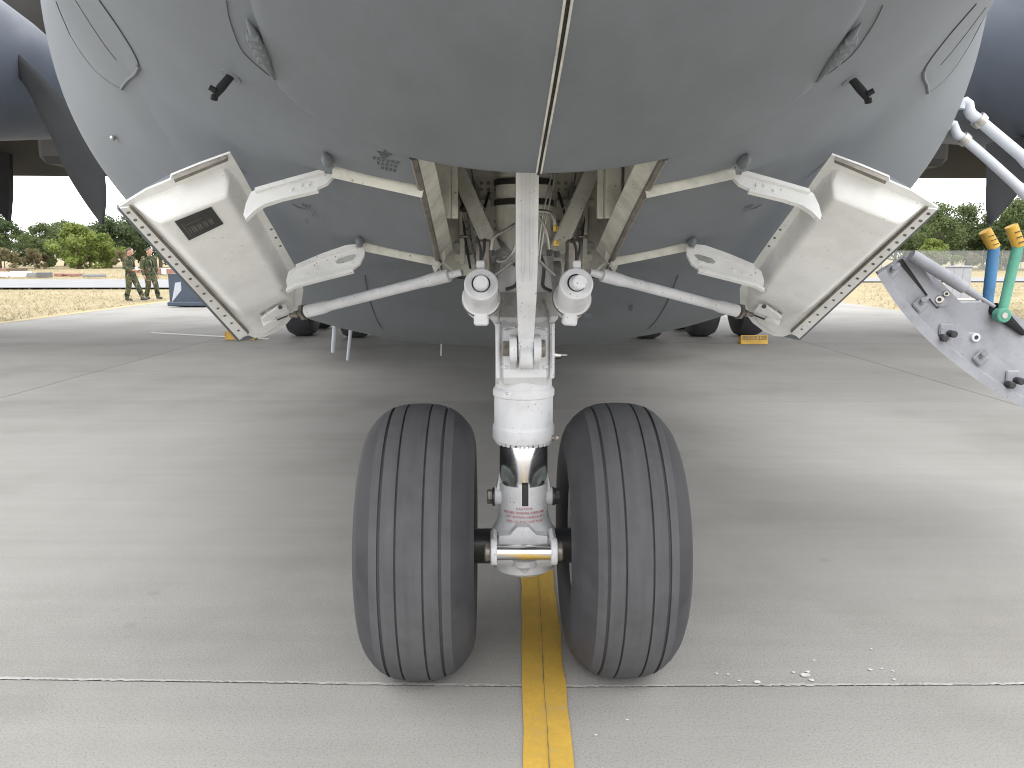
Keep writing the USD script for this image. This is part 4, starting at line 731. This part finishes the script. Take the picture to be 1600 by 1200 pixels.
panel = prism([at(*q, YD + .035) for q in ((1424, 403), (1445, 414), (1470, 440), (1503, 474), (1534, 472), (1562, 478), (1590, 498), (1612, 512), (1700, 560), (1700, 655), (1600, 600), (1520, 545), (1470, 490), (1432, 446))], np.array([0, .04, 0])); ap(cd, 'inner_panel', panel, 'door_grey')
ap(cd, 'stair_side', prism([at(*q, YD + .66) for q in ((1540, 470), (1562, 478), (1700, 560), (1700, 655), (1640, 600), (1580, 545))], np.array([0, .04, 0])), 'door_grey')
ap(cd, 'seal_gap', prism([at(*q, YD + .012) for q in ((1400, 408), (1410, 402), (1468, 476), (1462, 482), (1455, 474))], np.array([0, -.016, 0])), 'rubber_seal')
armp = prism([at(*q, YD - .012) for q in ((1411, 404), (1428, 398), (1446, 424), (1466, 456), (1478, 455), (1486, 462), (1484, 470), (1476, 478), (1464, 479), (1456, 470))], np.array([0, .03, 0])); ap(cd, 'latch_arm', armp, 'door_grey')
for q, r in (((1468, 468), .018), ((1479, 459), .014)): ap(cd, 'arm_bolt', cyl(at(*q, YD - .012), at(*q, YD - .024), r, None, 20, .003), 'steel'); ap(cd, 'bolt_bore', cyl(at(*q, YD - .024), at(*q, YD - .0255), r * .45, None, 14), 'black_paint')
ap(cd, 'gas_spring', cat([lathe(at(1424, 398, YD - .05), at(1530, 464, YD - .05), [(0, .022), (.02, .026), (.28, .026), (.29, .017), (.36, .017), (.37, .008), (.44, .007)], 20)]), 'door_grey')
for q in ((1392, 425), (1438, 476), (1532, 560)):          # latch plates
    ap(cd, 'latch_plate', cat([cbox(at(*q, YD - .008), (.055, .014, .055), .01, np.array([[.7, 0, -.7], [0, 1, 0], [.7, 0, .7]])), cyl(at(q[0] + 6, q[1] - 8, YD - .012), at(q[0] + 6, q[1] - 8, YD - .045), .012, None, 10), cbox(at(q[0] + 7, q[1] - 7, YD - .02), (.05, .012, .018), .004, np.array([[.7, 0, .7], [0, 1, 0], [-.7, 0, .7]]))]), 'door_grey')
for q in ((1474, 524), (1578, 597)):                        # roller pairs
    ap(cd, 'roller_plate', cbox(at(q[0] + 4, q[1] - 8, YD - .006), (.06, .012, .06), .012), 'door_grey')
    for k in ((-5, 3), (9, -3)): c_ = at(q[0] + k[0], q[1] + k[1], YD - .01); ap(cd, 'roller', cyl(c_, c_ + [0, -.045, 0], .0155, None, 18, .004), 'rubber_side')
c_ = at(1523, 527, YD - .0); ap(cd, 'bushing', lathe(c_ + [0, .05, 0], c_, [(0, .020), (.06, .020), (.063, .017), (.063, .010), (.05, .010)], 22), 'tube_white'); ap(cd, 'bushing_bore', cyl(c_ + [0, -.0, 0], c_ + [0, -.008, 0], .0105, None, 16), 'black_paint')
c_ = at(1562, 492, YD); ap(cd, 'rail_foot', cat([hull(np.vstack([cyl(at(1556, 484, YD + .02), at(1556, 484, YD + .06), .03).vertices, cyl(at(1598, 520, YD + .02), at(1598, 520, YD + .06), .012).vertices]))]), 'blade_dark')
gr_ = ap(cd, 'green_handrail', cat([cyl(c_ + [0, .01, 0], c_ + [0, -.035, 0], .032, None, 24, .004), tube([at(1566, 488, YD - .01), at(1577, 440, YD - .01), at(1591, 383, YD - .01)], [.020, .0215, .023], 16)]), 'green_paint', label='green rail with a yellow end')
ap(cd, 'rail_bore', cat([cyl(c_ + [0, -.035, 0], c_ + [0, -.038, 0], .013, None, 16)]), 'steel')
ap(cd, 'rail_end', tube([at(1592, 385, YD - .01), at(1580, 353, YD - .01)], .026, 16), 'yellow_paint'); 
bl_ = ap(cd, 'blue_handrail', tube([at(1543, 474, YD + .6), at(1547, 440, YD + .6), at(1553, 386, YD + .6)], [.026, .028, .028], 16), 'blue_paint', label='blue rail with a yellow end')
ap(cd, 'rail_end', tube([at(1553.5, 387, YD + .6), at(1539, 361, YD + .6)], .030, 16), 'yellow_paint')
for (a, b, y) in (((1592, 385), (1580, 353), YD - .01), ((1553.5, 387), (1539, 361), YD + .6)):
    a3, b3 = at(*a, y), at(*b, y)
    for t in (.2, .45, .7): c3 = a3 * (1 - t) + b3 * t; d3 = (b3 - a3) / np.linalg.norm(b3 - a3); ap(cd, 'rail_mark', bar(c3 + [-.012, -.0285, -.004], c3 + [.016, -.0285, .006], .004, .005, up=(0, 1, 0), bev=.001), 'black_paint')
# door struts from the hull
for pts, r in (([(1500, 170), (1504, 158), (1512, 160), (1515, 175), (1530, 188), (1600, 247), (1700, 330)], .030), ([(1478, 202), (1483, 192), (1490, 194), (1494, 208), (1506, 217), (1600, 300), (1700, 390)], .026)):
    P_ = [at(*q, YD + .05) for q in pts]; ap(plane, 'door_strut', tube(spline(P_, 6), np.interp(np.linspace(0, 1, 37), [0, .1, .5, .55, 1], [r * .6, r * .75, r * .8, r, r]), 18), 'tube_white', smooth=50)
    st = stage.GetPrimAtPath('/World/cargo_airplane/door_strut' + ('' if r == .030 else '_001')); d3 = P_[5] - P_[4]; d3 /= np.linalg.norm(d3); ap(st, 'collar', lathe(P_[4] - d3 * .012, P_[5], [(0, r * 1.08), (.012, r * 1.12), (.03, r * 1.05)], 20), 'steel')

# ================================================================== THINGS ROUND ABOUT
def chock(px0, px1, py, label, text):
    a, b = ground(px0, py), ground(px1, py); c = (a + b) / 2; L = b[0] - a[0]; t = thing('wheel_chock', label, 'wheel chock', (c[0], c[1], 0), group='yellow chocks at the main wheels')
    part(t, 'wedge', prism(np.array([[-L / 2, 0, .004], [-L / 2, .20, .004], [-L / 2, .17, .10], [-L / 2, .03, .155]]), np.array([L, 0, 0])), 'yellow_paint', smooth=20)
    if text:
        m = centred(meshkit.text_mesh(text, .060, .002, True)); v = m.vertices; n_ = np.array([0, -.15, .03]); n_ /= np.linalg.norm(n_); e_ = np.array([0, .03, .151]); e_ /= np.linalg.norm(e_)
        part(t, 'stencil_number', trimesh.Trimesh(np.array([0, .0205, .107]) + v[:, :1] * [1, 0, 0] + v[:, 1:2] * e_ + v[:, 2:3] * n_ + n_ * .001, m.faces, process=False), 'black_paint', smooth=False)
    part(t, 'end_lip', cat([cbox((s * L / 2, .08, .06), (.012, .16, .112), .004) for s in (-1,)]), 'yellow_paint')
    return t
chock(1158, 1200, 538, 'yellow wheel chock with a stencilled number before the right main wheels', '05005120')
chock(352, 398, 531, 'plain yellow wheel chock peeping out under the door with the dark placard', None)
# dark blue ground cart at the apron's left edge
g0 = ground(288, 480); cx_ = g0[0]; t = thing('ground_cart', 'dark blue ground equipment cart with a pale patch painted as its lit slope', 'cart', (g0[0], g0[1], 0))
part(t, 'body', prism(np.array([[-.42, 0, .06], [.9, 0, .06], [.9, 0, .98], [-.42, 0, .98]]), np.array([0, .9, 0])), 'cart_blue', smooth=20)
part(t, 'lit_slope_patch', prism(np.array([[-.36, -.012, .14], [-.05, -.012, .50], [-.05, -.012, .75], [-.22, -.012, .72]]), np.array([0, .02, 0])), 'cart_pale', smooth=20)  # flat pale patch, paints the light falling on the sloping side
part(t, 'bumper', cbox((.24, -.05, .10), (1.4, .12, .12), .02), 'cart_blue')
for s in (-.2, .75): part(t, 'wheel', simple_tyre([s, .45, .14], .14, .06), 'rubber_side')
# grey cabinet and white box beyond the right edge of the apron
g0 = ground(1494, 470); t = thing('electric_cabinet', 'grey metal cabinet standing on the dry grass behind the crew door', 'cabinet', (g0[0], g0[1], 0))
part(t, 'housing', cbox((0, 0, .58), (.62, .5, 1.1), .02), 'cabinet_grey'); part(t, 'roof', cbox((0, 0, 1.15), (.68, .56, .05), .01), 'cabinet_grey'); part(t, 'plinth', cbox((0, 0, .02), (.66, .54, .10), .01), 'post_grey')
for s in (-1, 1): part(t, 'door', cbox((s * .145, -.256, .58), (.27, .012, .98), .004), 'cabinet_grey')
g0 = ground(1512, 481); t = thing('marker_box', 'small pale box lying on the grass beside the grey cabinet', 'box', (g0[0], g0[1], 0))
part(t, 'case', cbox((0, 0, .12), (.5, .4, .22), .02), 'cart_pale'); part(t, 'lid', cbox((0, 0, .245), (.53, .43, .03), .01), 'paper')
# weathered beams and slabs lying along the far side of the taxiway
def lying(px0, px1, py, h, w, label, c, mt, bands):
    a, b = ground(px0, py), ground(px1, py); L = b[0] - a[0]; t = thing(c.replace(' ', '_'), label, c, ((a[0] + b[0]) / 2, a[1], 0.03)); n = bands
    for i in range(n): part(t, 'piece', cbox((-L / 2 + (i + .5) * L / n, .2 * rr.normal() * .3, h / 2 + .04 * rr.random()), (L / n * .96, w, h * (.8 + .4 * rr.random())), .03), mt[i % len(mt)])
lying(-20, 20, 434, .35, .8, 'row of pale concrete blocks at the left edge of the view', 'concrete block', ['paper', 'post_grey'], 3)
lying(22, 46, 434, .42, .9, 'single white concrete block beside the dark kerb pieces', 'concrete block', ['paper'], 1)
lying(47, 80, 434, .30, .8, 'dark broken kerb pieces lying on the dry verge', 'kerb stone', ['post_grey', 'wing_grey'], 2)
lying(90, 128, 432, .18, 1., 'rusty red beams stacked flat on the dry grass', 'beam stack', ['rust_red'], 3)
lying(132, 165, 434, .2, .6, 'grey plank lying alone between the beams and the two men', 'plank', ['post_grey'], 1)
lying(-10, 40, 424, .25, .8, 'long brown timber lying at the foot of the trees on the left', 'timber', ['rust_red', 'bark'], 2)
lying(215, 234, 428, .30, .8, 'reddish barrier segment behind the two men in camouflage', 'barrier', ['rust_red'], 1)
lying(246, 272, 429, .45, .9, 'red and white barrier beside the dark blue cart', 'barrier', ['rust_red', 'paper', 'rust_red'], 3)
# chain-link fence on the right
fb = ground(1440, 424); fe = fb + [34, 4, 0]; t = thing('chain_link_fence', 'wire mesh fence on thin posts in front of the trees on the right', 'fence', (fb[0], fb[1], 0))
n = 16
for i in range(n + 1): q = (fe - fb) * i / n; part(t, 'post', cat([cyl([q[0] - 6, q[1], 0], [q[0] - 6, q[1], 2.05], .032, None, 8), bar([q[0] - 6, q[1], 2.02], [q[0] - 6.0, q[1] - .25, 2.2], .035, .035)]), 'post_grey')
for i in range(n): q0, q1 = (fe - fb) * i / n, (fe - fb) * (i + 1) / n; part(t, 'mesh_panel', trimesh.Trimesh([[q0[0] - 6, q0[1], .06], [q1[0] - 6, q1[1], .06], [q1[0] - 6, q1[1], 2.0], [q0[0] - 6, q0[1], 2.0]], [[0, 1, 2], [0, 2, 3]], process=False), 'chain_link', smooth=False)
part(t, 'top_wire', tube([[-6, 0, 2.0], [fe[0] - fb[0] - 6, fe[1] - fb[1], 2.0]], .02, 6), 'post_grey')

# trees
def tree_proto(name, seed, h, spread, nclump, leaf, mt, base, loc, label, open_=0.):
    r = np.random.default_rng(seed); t = thing(name, label, 'tree' if h > 3 else 'bush', loc, group=None); tr = []
    th = h * base; tr.append(tube(spline([[0, 0, -.1], [.1 * r.normal(), .1 * r.normal(), th], [.3 * r.normal(), .3 * r.normal(), h * .75]], 5), np.linspace(.035 * h, .008 * h, 11), 8)); cl_ = []
    for i in range(nclump):
        a = r.uniform(0, 2 * math.pi); zz = th * .6 + (h - th * .6) * r.random() ** .8; prof = math.sin(math.pi * min(1, max(.06, (zz - th * .35) / (h - th * .35))) ** .8) ** .6; rad = spread * prof * math.sqrt(r.random()) * (1 + .25 * r.normal())
        c = np.array([rad * math.cos(a), rad * math.sin(a), min(zz, h * .97)]); cl_.append((c, spread * r.uniform(.20, .36)))
        if i % 5 == 0: tr.append(tube(np.array([[0, 0, max(.2, c[2] * .55)], c * [.5, .5, .82], c]), [.014 * h, .008 * h, .003 * h], 5))
    part(t, 'trunk', cat(tr), 'bark', smooth=40)
    V, F_ = [], []; nl = int(7200 / nclump) if h > 3 else int(2600 / nclump)
    for c, s in cl_:
        d = r.normal(size=(nl, 3)); d /= np.linalg.norm(d, axis=1)[:, None]; p = c + d * s * (r.random((nl, 1)) ** .45) * [1, 1, .75]
        nrm = r.normal(size=(nl, 3)) + d * .8 + [0, 0, .5]; nrm /= np.linalg.norm(nrm, axis=1)[:, None]; u = np.cross(nrm, r.normal(size=(nl, 3))); u /= np.linalg.norm(u, axis=1)[:, None]; w = np.cross(nrm, u); s_ = leaf * r.uniform(.6, 1.3, (nl, 1))
        b = len(V) * 4 if False else sum(len(x) for x in V); V.append(np.stack([p - u * s_, p + w * s_ * .55, p + u * s_, p - w * s_ * .55], 1).reshape(-1, 3)); k = b + np.arange(nl) * 4
        F_ += [np.stack([k, k + 1, k + 2], 1), np.stack([k, k + 2, k + 3], 1)]
    part(t, 'crown', trimesh.Trimesh(np.vstack(V), np.vstack(F_), process=False), mt, smooth=False)
    return t
def tpos(px, d): p = world_at(px, 400, d); return (p[0], p[1], 0)
pd = tree_proto('broadleaf_tree', 1, 6.2, 3.4, 34, .16, 'leaf_dark', .22, tpos(-2, 96), 'tall dark tree at the left edge of the view')
pb = tree_proto('broadleaf_tree', 2, 5.0, 3.2, 30, .16, 'leaf_bright', .16, tpos(122, 97), 'yellow-green rounded tree, the brightest of the row on the left')
pm = tree_proto('broadleaf_tree', 3, 5.6, 3.3, 32, .16, 'leaf_mid', .2, tpos(72, 112), 'mid green tree behind and left of the yellow-green one')
po = tree_proto('broadleaf_tree', 4, 7.2, 3.6, 26, .15, 'leaf_mid', .3, tpos(1462, 92), 'open-crowned tree right of the white door, sky showing through')
ps = tree_proto('dry_bush', 5, 2.2, 1.5, 14, .10, 'leaf_dry', .12, tpos(8, 88), 'dry brown bush at the foot of the leftmost tree')
G_ = 'trees along the edge of the airfield'
for proto, px, d, rz, sc, lab in (
    (pd, 172, 104, 1.3, (1.1, 1.1, 1.0), 'dark tree just left of the open white door'), (pd, 205, 112, 2.4, (1.1, 1.1, 1.05), 'dark tree behind the two men in camouflage'), (pm, 36, 118, .6, (1, 1, .84), 'low mid green tree between the dark leftmost tree and its neighbour'),
    (pm, 100, 122, 2.2, (1.0, 1.0, 1.12), 'mid green tree showing above the yellow-green one'), (pb, 160, 99, 2.9, (.8, .8, .78), 'small yellow-green tree right of the bigger bright one'), (pd, 250, 108, 4.1, (1.2, 1.2, 1.1), 'dark tree mostly hidden by the white door on the left'),
    (pm, 150, 125, 5.2, (1.1, 1.1, .98), 'distant tree above the small yellow-green tree'), (pd, 140, 109, .2, (.9, .9, .8), 'dark tree between the two yellow-green ones'), (pd, -60, 100, 3.5, (1.1, 1.1, 1.2), 'dark tree just out of view on the left'),
    (pm, 60, 100, 4.4, (.7, .7, .62), 'low mid green tree in front of the gap in the row')):
    copy_of(proto, 'broadleaf_tree', lab, 'tree', tpos(px, d), rz, None, sc)
for proto, px, d, rz, sc, lab in (
    (po, 1512, 96, 1.1, (1, 1, 1.02), 'open-crowned tree right of the propeller blade tip'), (po, 1575, 90, 2.6, (1.1, 1.1, 1.05), 'open-crowned tree behind the green handrail'), (pm, 1440, 100, 3.1, (1, 1, 1.1), 'mid green tree at the corner of the right white door'),
    (pm, 1540, 94, 4.0, (1, 1, .85), 'mid green tree behind the blue handrail'), (po, 1625, 94, 5.0, (1.1, 1.1, 1.15), 'tall open-crowned tree at the right edge of the view'), (pd, 1490, 104, 2.0, (1.1, 1.1, .95), 'dark tree deep behind the fence, left of the blue handrail'),
    (pd, 1565, 106, .9, (1.1, 1.1, 1.0), 'dark tree deep behind the fence, right of the blue handrail'), (pd, 1400, 106, 1.7, (1.2, 1.2, 1.1), 'dark tree hidden behind the right white door'), (pb, 1458, 88, 5.5, (.62, .62, .62), 'small bright green tree close behind the fence'), (pd, 1610, 88, 3.3, (.9, .9, .7), 'low dark tree behind the fence at the right edge')):
    copy_of(proto, 'broadleaf_tree', lab, 'tree', tpos(px, d), rz, None, sc)
for px, d, sc, lab in ((52, 92, 1., 'dry bush between the trees on the left, second from the left'), (66, 94, .8, 'small pale bush left of the yellow-green tree'), (190, 95, .9, 'dry bush behind the man on the left'), (1470, 86, .7, 'dry bush at the fence beside the white door'), (1520, 85, .8, 'dry bush at the fence left of the blue handrail'), (1580, 86, .8, 'dry bush at the fence behind the green handrail')):
    copy_of(ps, 'dry_bush', lab, 'bush', tpos(px, d), px, None, (sc, sc, sc))
# dry grass
r = np.random.default_rng(11); N = 16000; px = np.where(r.random(N) < .6, r.uniform(-80, 330, N), r.uniform(1330, 1680, N)); dd = 18 + 72 * r.random(N) ** 1.2; gxp = (px - 807) / 1244. * dd * 1.01
ok = ((gxp < -12.1) & ~((dd > 36.5) & (dd < 51))) | ((gxp > 10.9) & ~((dd > 45) & (dd < 72))); gxp, dd = gxp[ok], dd[ok]; n = len(gxp); h = r.uniform(.02, .08, n) * np.where(dd > 51, 1.7, 1); a = r.uniform(0, math.pi, n); w = .012 + .02 * r.random(n)
b0 = np.c_[gxp, dd, np.full(n, -.04)]; o = np.c_[np.cos(a) * w, np.sin(a) * w, 0 * a]; V = np.stack([b0 - o, b0 + o, b0 + np.c_[r.normal(0, .06, n), r.normal(0, .06, n), h + .04]], 1).reshape(-1, 3)
part(None, 'dry_grass', trimesh.Trimesh(V, np.arange(3 * n).reshape(-1, 3), process=False), 'straw', smooth=False, kind='stuff')

# ================================================================== TWO MEN IN CAMOUFLAGE
def bones(bs, edge=.03, it=8):
    m = None
    for (p, r0, q, r1) in bs:
        a, b = m3.Manifold.sphere(r0, 16).translate(list(map(float, p))), m3.Manifold.sphere(r1, 16).translate(list(map(float, q))); h_ = m3.Manifold.batch_hull([a, b]); m = h_ if m is None else m + h_
    m = from_manifold(m.refine_to_length(edge)); m.merge_vertices(); trimesh.smoothing.filter_taubin(m, iterations=it); return m
def person(name, label, loc, rz, pose):
    """faces +x; pose holds joints"""
    t = thing(name, label, 'person', loc, rz); J = pose; pel, chest, neck, head = J['pelvis'], J['chest'], J['neck'], J['head']
    sk = [(pel, .10, chest, .12), (chest, .10, neck, .055), (neck, .055, head, .075), (head + [.0, 0, .02], .098, head + [.012, 0, .05], .095), (head + [.03, 0, -.02], .07, head + [.045, 0, -.055], .045), (head + [.095, 0, .0], .014, head + [.105, 0, -.018], .016), (head + [0, .085, -.005], .02, head + [-.01, .09, .02], .018), (head + [0, -.085, -.005], .02, head + [-.01, -.09, .02], .018)]
    cl_ = [(pel + [0, .06, 0], .125, chest + [0, .08, .0], .14), (pel + [0, -.06, 0], .125, chest + [0, -.08, .0], .14), (chest + [0, .12, .07], .085, chest + [0, -.12, .07], .085), (chest + [0, 0, .1], .10, neck - [0, 0, .03], .075)]
    bt = []
    for s in (0, 1):
        sh, el, wr, hd = J['arm'][s]; hip, kn, an, toe = J['leg'][s]
        sk += [(sh, .05, el, .04), (el, .04, wr, .03), (wr, .03, hd, .034), (hip, .08, kn, .055), (kn, .055, an, .04)]
        dirn = (hd - wr) / (np.linalg.norm(hd - wr) + 1e-9); side = np.array([0, 1., 0])
        for k in range(4): b = hd + side * (-.03 + .02 * k); sk.append((b, .010, b + dirn * (.075 - .008 * abs(k - 1.3)) + [0, 0, -.01], .008))
        sk.append((hd + [.02, 0, 0], .012, hd + dirn * .04 + [.045, 0, 0], .009))
        cl_ += [(sh, .082, el, .066), (el, .066, wr, .052), (hip, .12, kn, .092), (kn, .092, an + [0, 0, .06], .075)]
        bt += [(an + [0, 0, .08], .062, an, .058), (an - [0, 0, .03], .05, toe, .04), (an - [.03, 0, .035], .045, an, .05)]
    b_ = part(t, 'body', bones(sk, .022, 6), 'skin', smooth=60); part(t, 'uniform', bones(cl_, .03, 8), 'camouflage', smooth=60)
    bm_ = bones(bt, .025, 6); v = bm_.vertices; v[:, 2] = np.maximum(v[:, 2], .004); part(t, 'boots', bm_, 'boot', smooth=60)
    hm = trimesh.creation.icosphere(3, 1.0); v = hm.vertices; v = v * [.112, .102, .108]; keep = (v[:, 2] > .012 - 0.0) | (v[:, 0] < -.03) & (v[:, 2] > -.05); v[~keep] *= .6; hm.vertices = v + head + [-.008, 0, .045]; part(t, 'hair', hm, 'hair', smooth=60)
    part(t, 'collar', lathe(neck - [0, 0, .045], neck + [0, 0, .1], [(0, .085), (.05, .068), (.052, .060)], 20), 'camouflage'); part(t, 'belt', lathe(pel + [0, 0, .085], pel + [0, 0, 1.], [(0, .15), (.04, .15)], 24), 'boot') if False else None
    for s in (0, 1): an = J['leg'][s][2]; part(t, 'trouser_cuff', lathe(an + [0, 0, .10], an + [0, 0, .2], [(0, .072), (.02, .084), (.05, .082)], 16), 'camouflage')
    return t
A_ = np.array
w1 = dict(pelvis=A_([0, 0, .93]), chest=A_([-.02, 0, 1.28]), neck=A_([.0, 0, 1.50]), head=A_([.04, 0, 1.63]),
    arm=[(A_([-.02, .20, 1.42]), A_([-.06, .24, 1.12]), A_([.17, .20, 1.03]), A_([.25, .17, 1.04])), (A_([-.02, -.20, 1.42]), A_([-.05, -.25, 1.13]), A_([.16, -.21, 1.02]), A_([.24, -.18, 1.03]))],
    leg=[(A_([0, .10, .9]), A_([.16, .11, .50]), A_([.30, .11, .09]), A_([.45, .12, .045])), (A_([0, -.10, .9]), A_([-.03, -.11, .50]), A_([-.12, -.11, .09]), A_([.03, -.12, .045]))])
w2 = dict(pelvis=A_([0, 0, .93]), chest=A_([.0, 0, 1.28]), neck=A_([.02, 0, 1.50]), head=A_([.05, 0, 1.63]),
    arm=[(A_([0, .21, 1.42]), A_([-.05, .28, 1.13]), A_([.02, .29, .87]), A_([.05, .28, .79])), (A_([0, -.21, 1.42]), A_([-.04, -.28, 1.13]), A_([.05, -.28, .87]), A_([.08, -.27, .79]))],
    leg=[(A_([0, .10, .9]), A_([.13, .11, .50]), A_([.20, .11, .09]), A_([.36, .14, .045])), (A_([0, -.10, .9]), A_([.03, -.11, .50]), A_([-.10, -.11, .09]), A_([.05, -.13, .045]))])
g1, g2 = ground(207, 470), ground(231, 468)
pA = person('person', 'man in woodland camouflage walking in profile, holding something pale before him', (g1[0], g1[1], 0), -.05, w1)
pB = person('person', 'man in woodland camouflage with arms down, half hidden by the white door', (g2[0], g2[1] + .3, 0), -.55, w2)
t = thing('paper_sheet', 'small pale sheet of paper held by the man in profile', 'paper', (g1[0] + .30, g1[1] - .16, 1.05)); part(t, 'sheet', cbox((0, 0, .03), (.10, .004, .13), .001, np.array([[.9, 0, .4], [0, 1, 0], [-.4, 0, .9]])), 'paper', smooth=False)
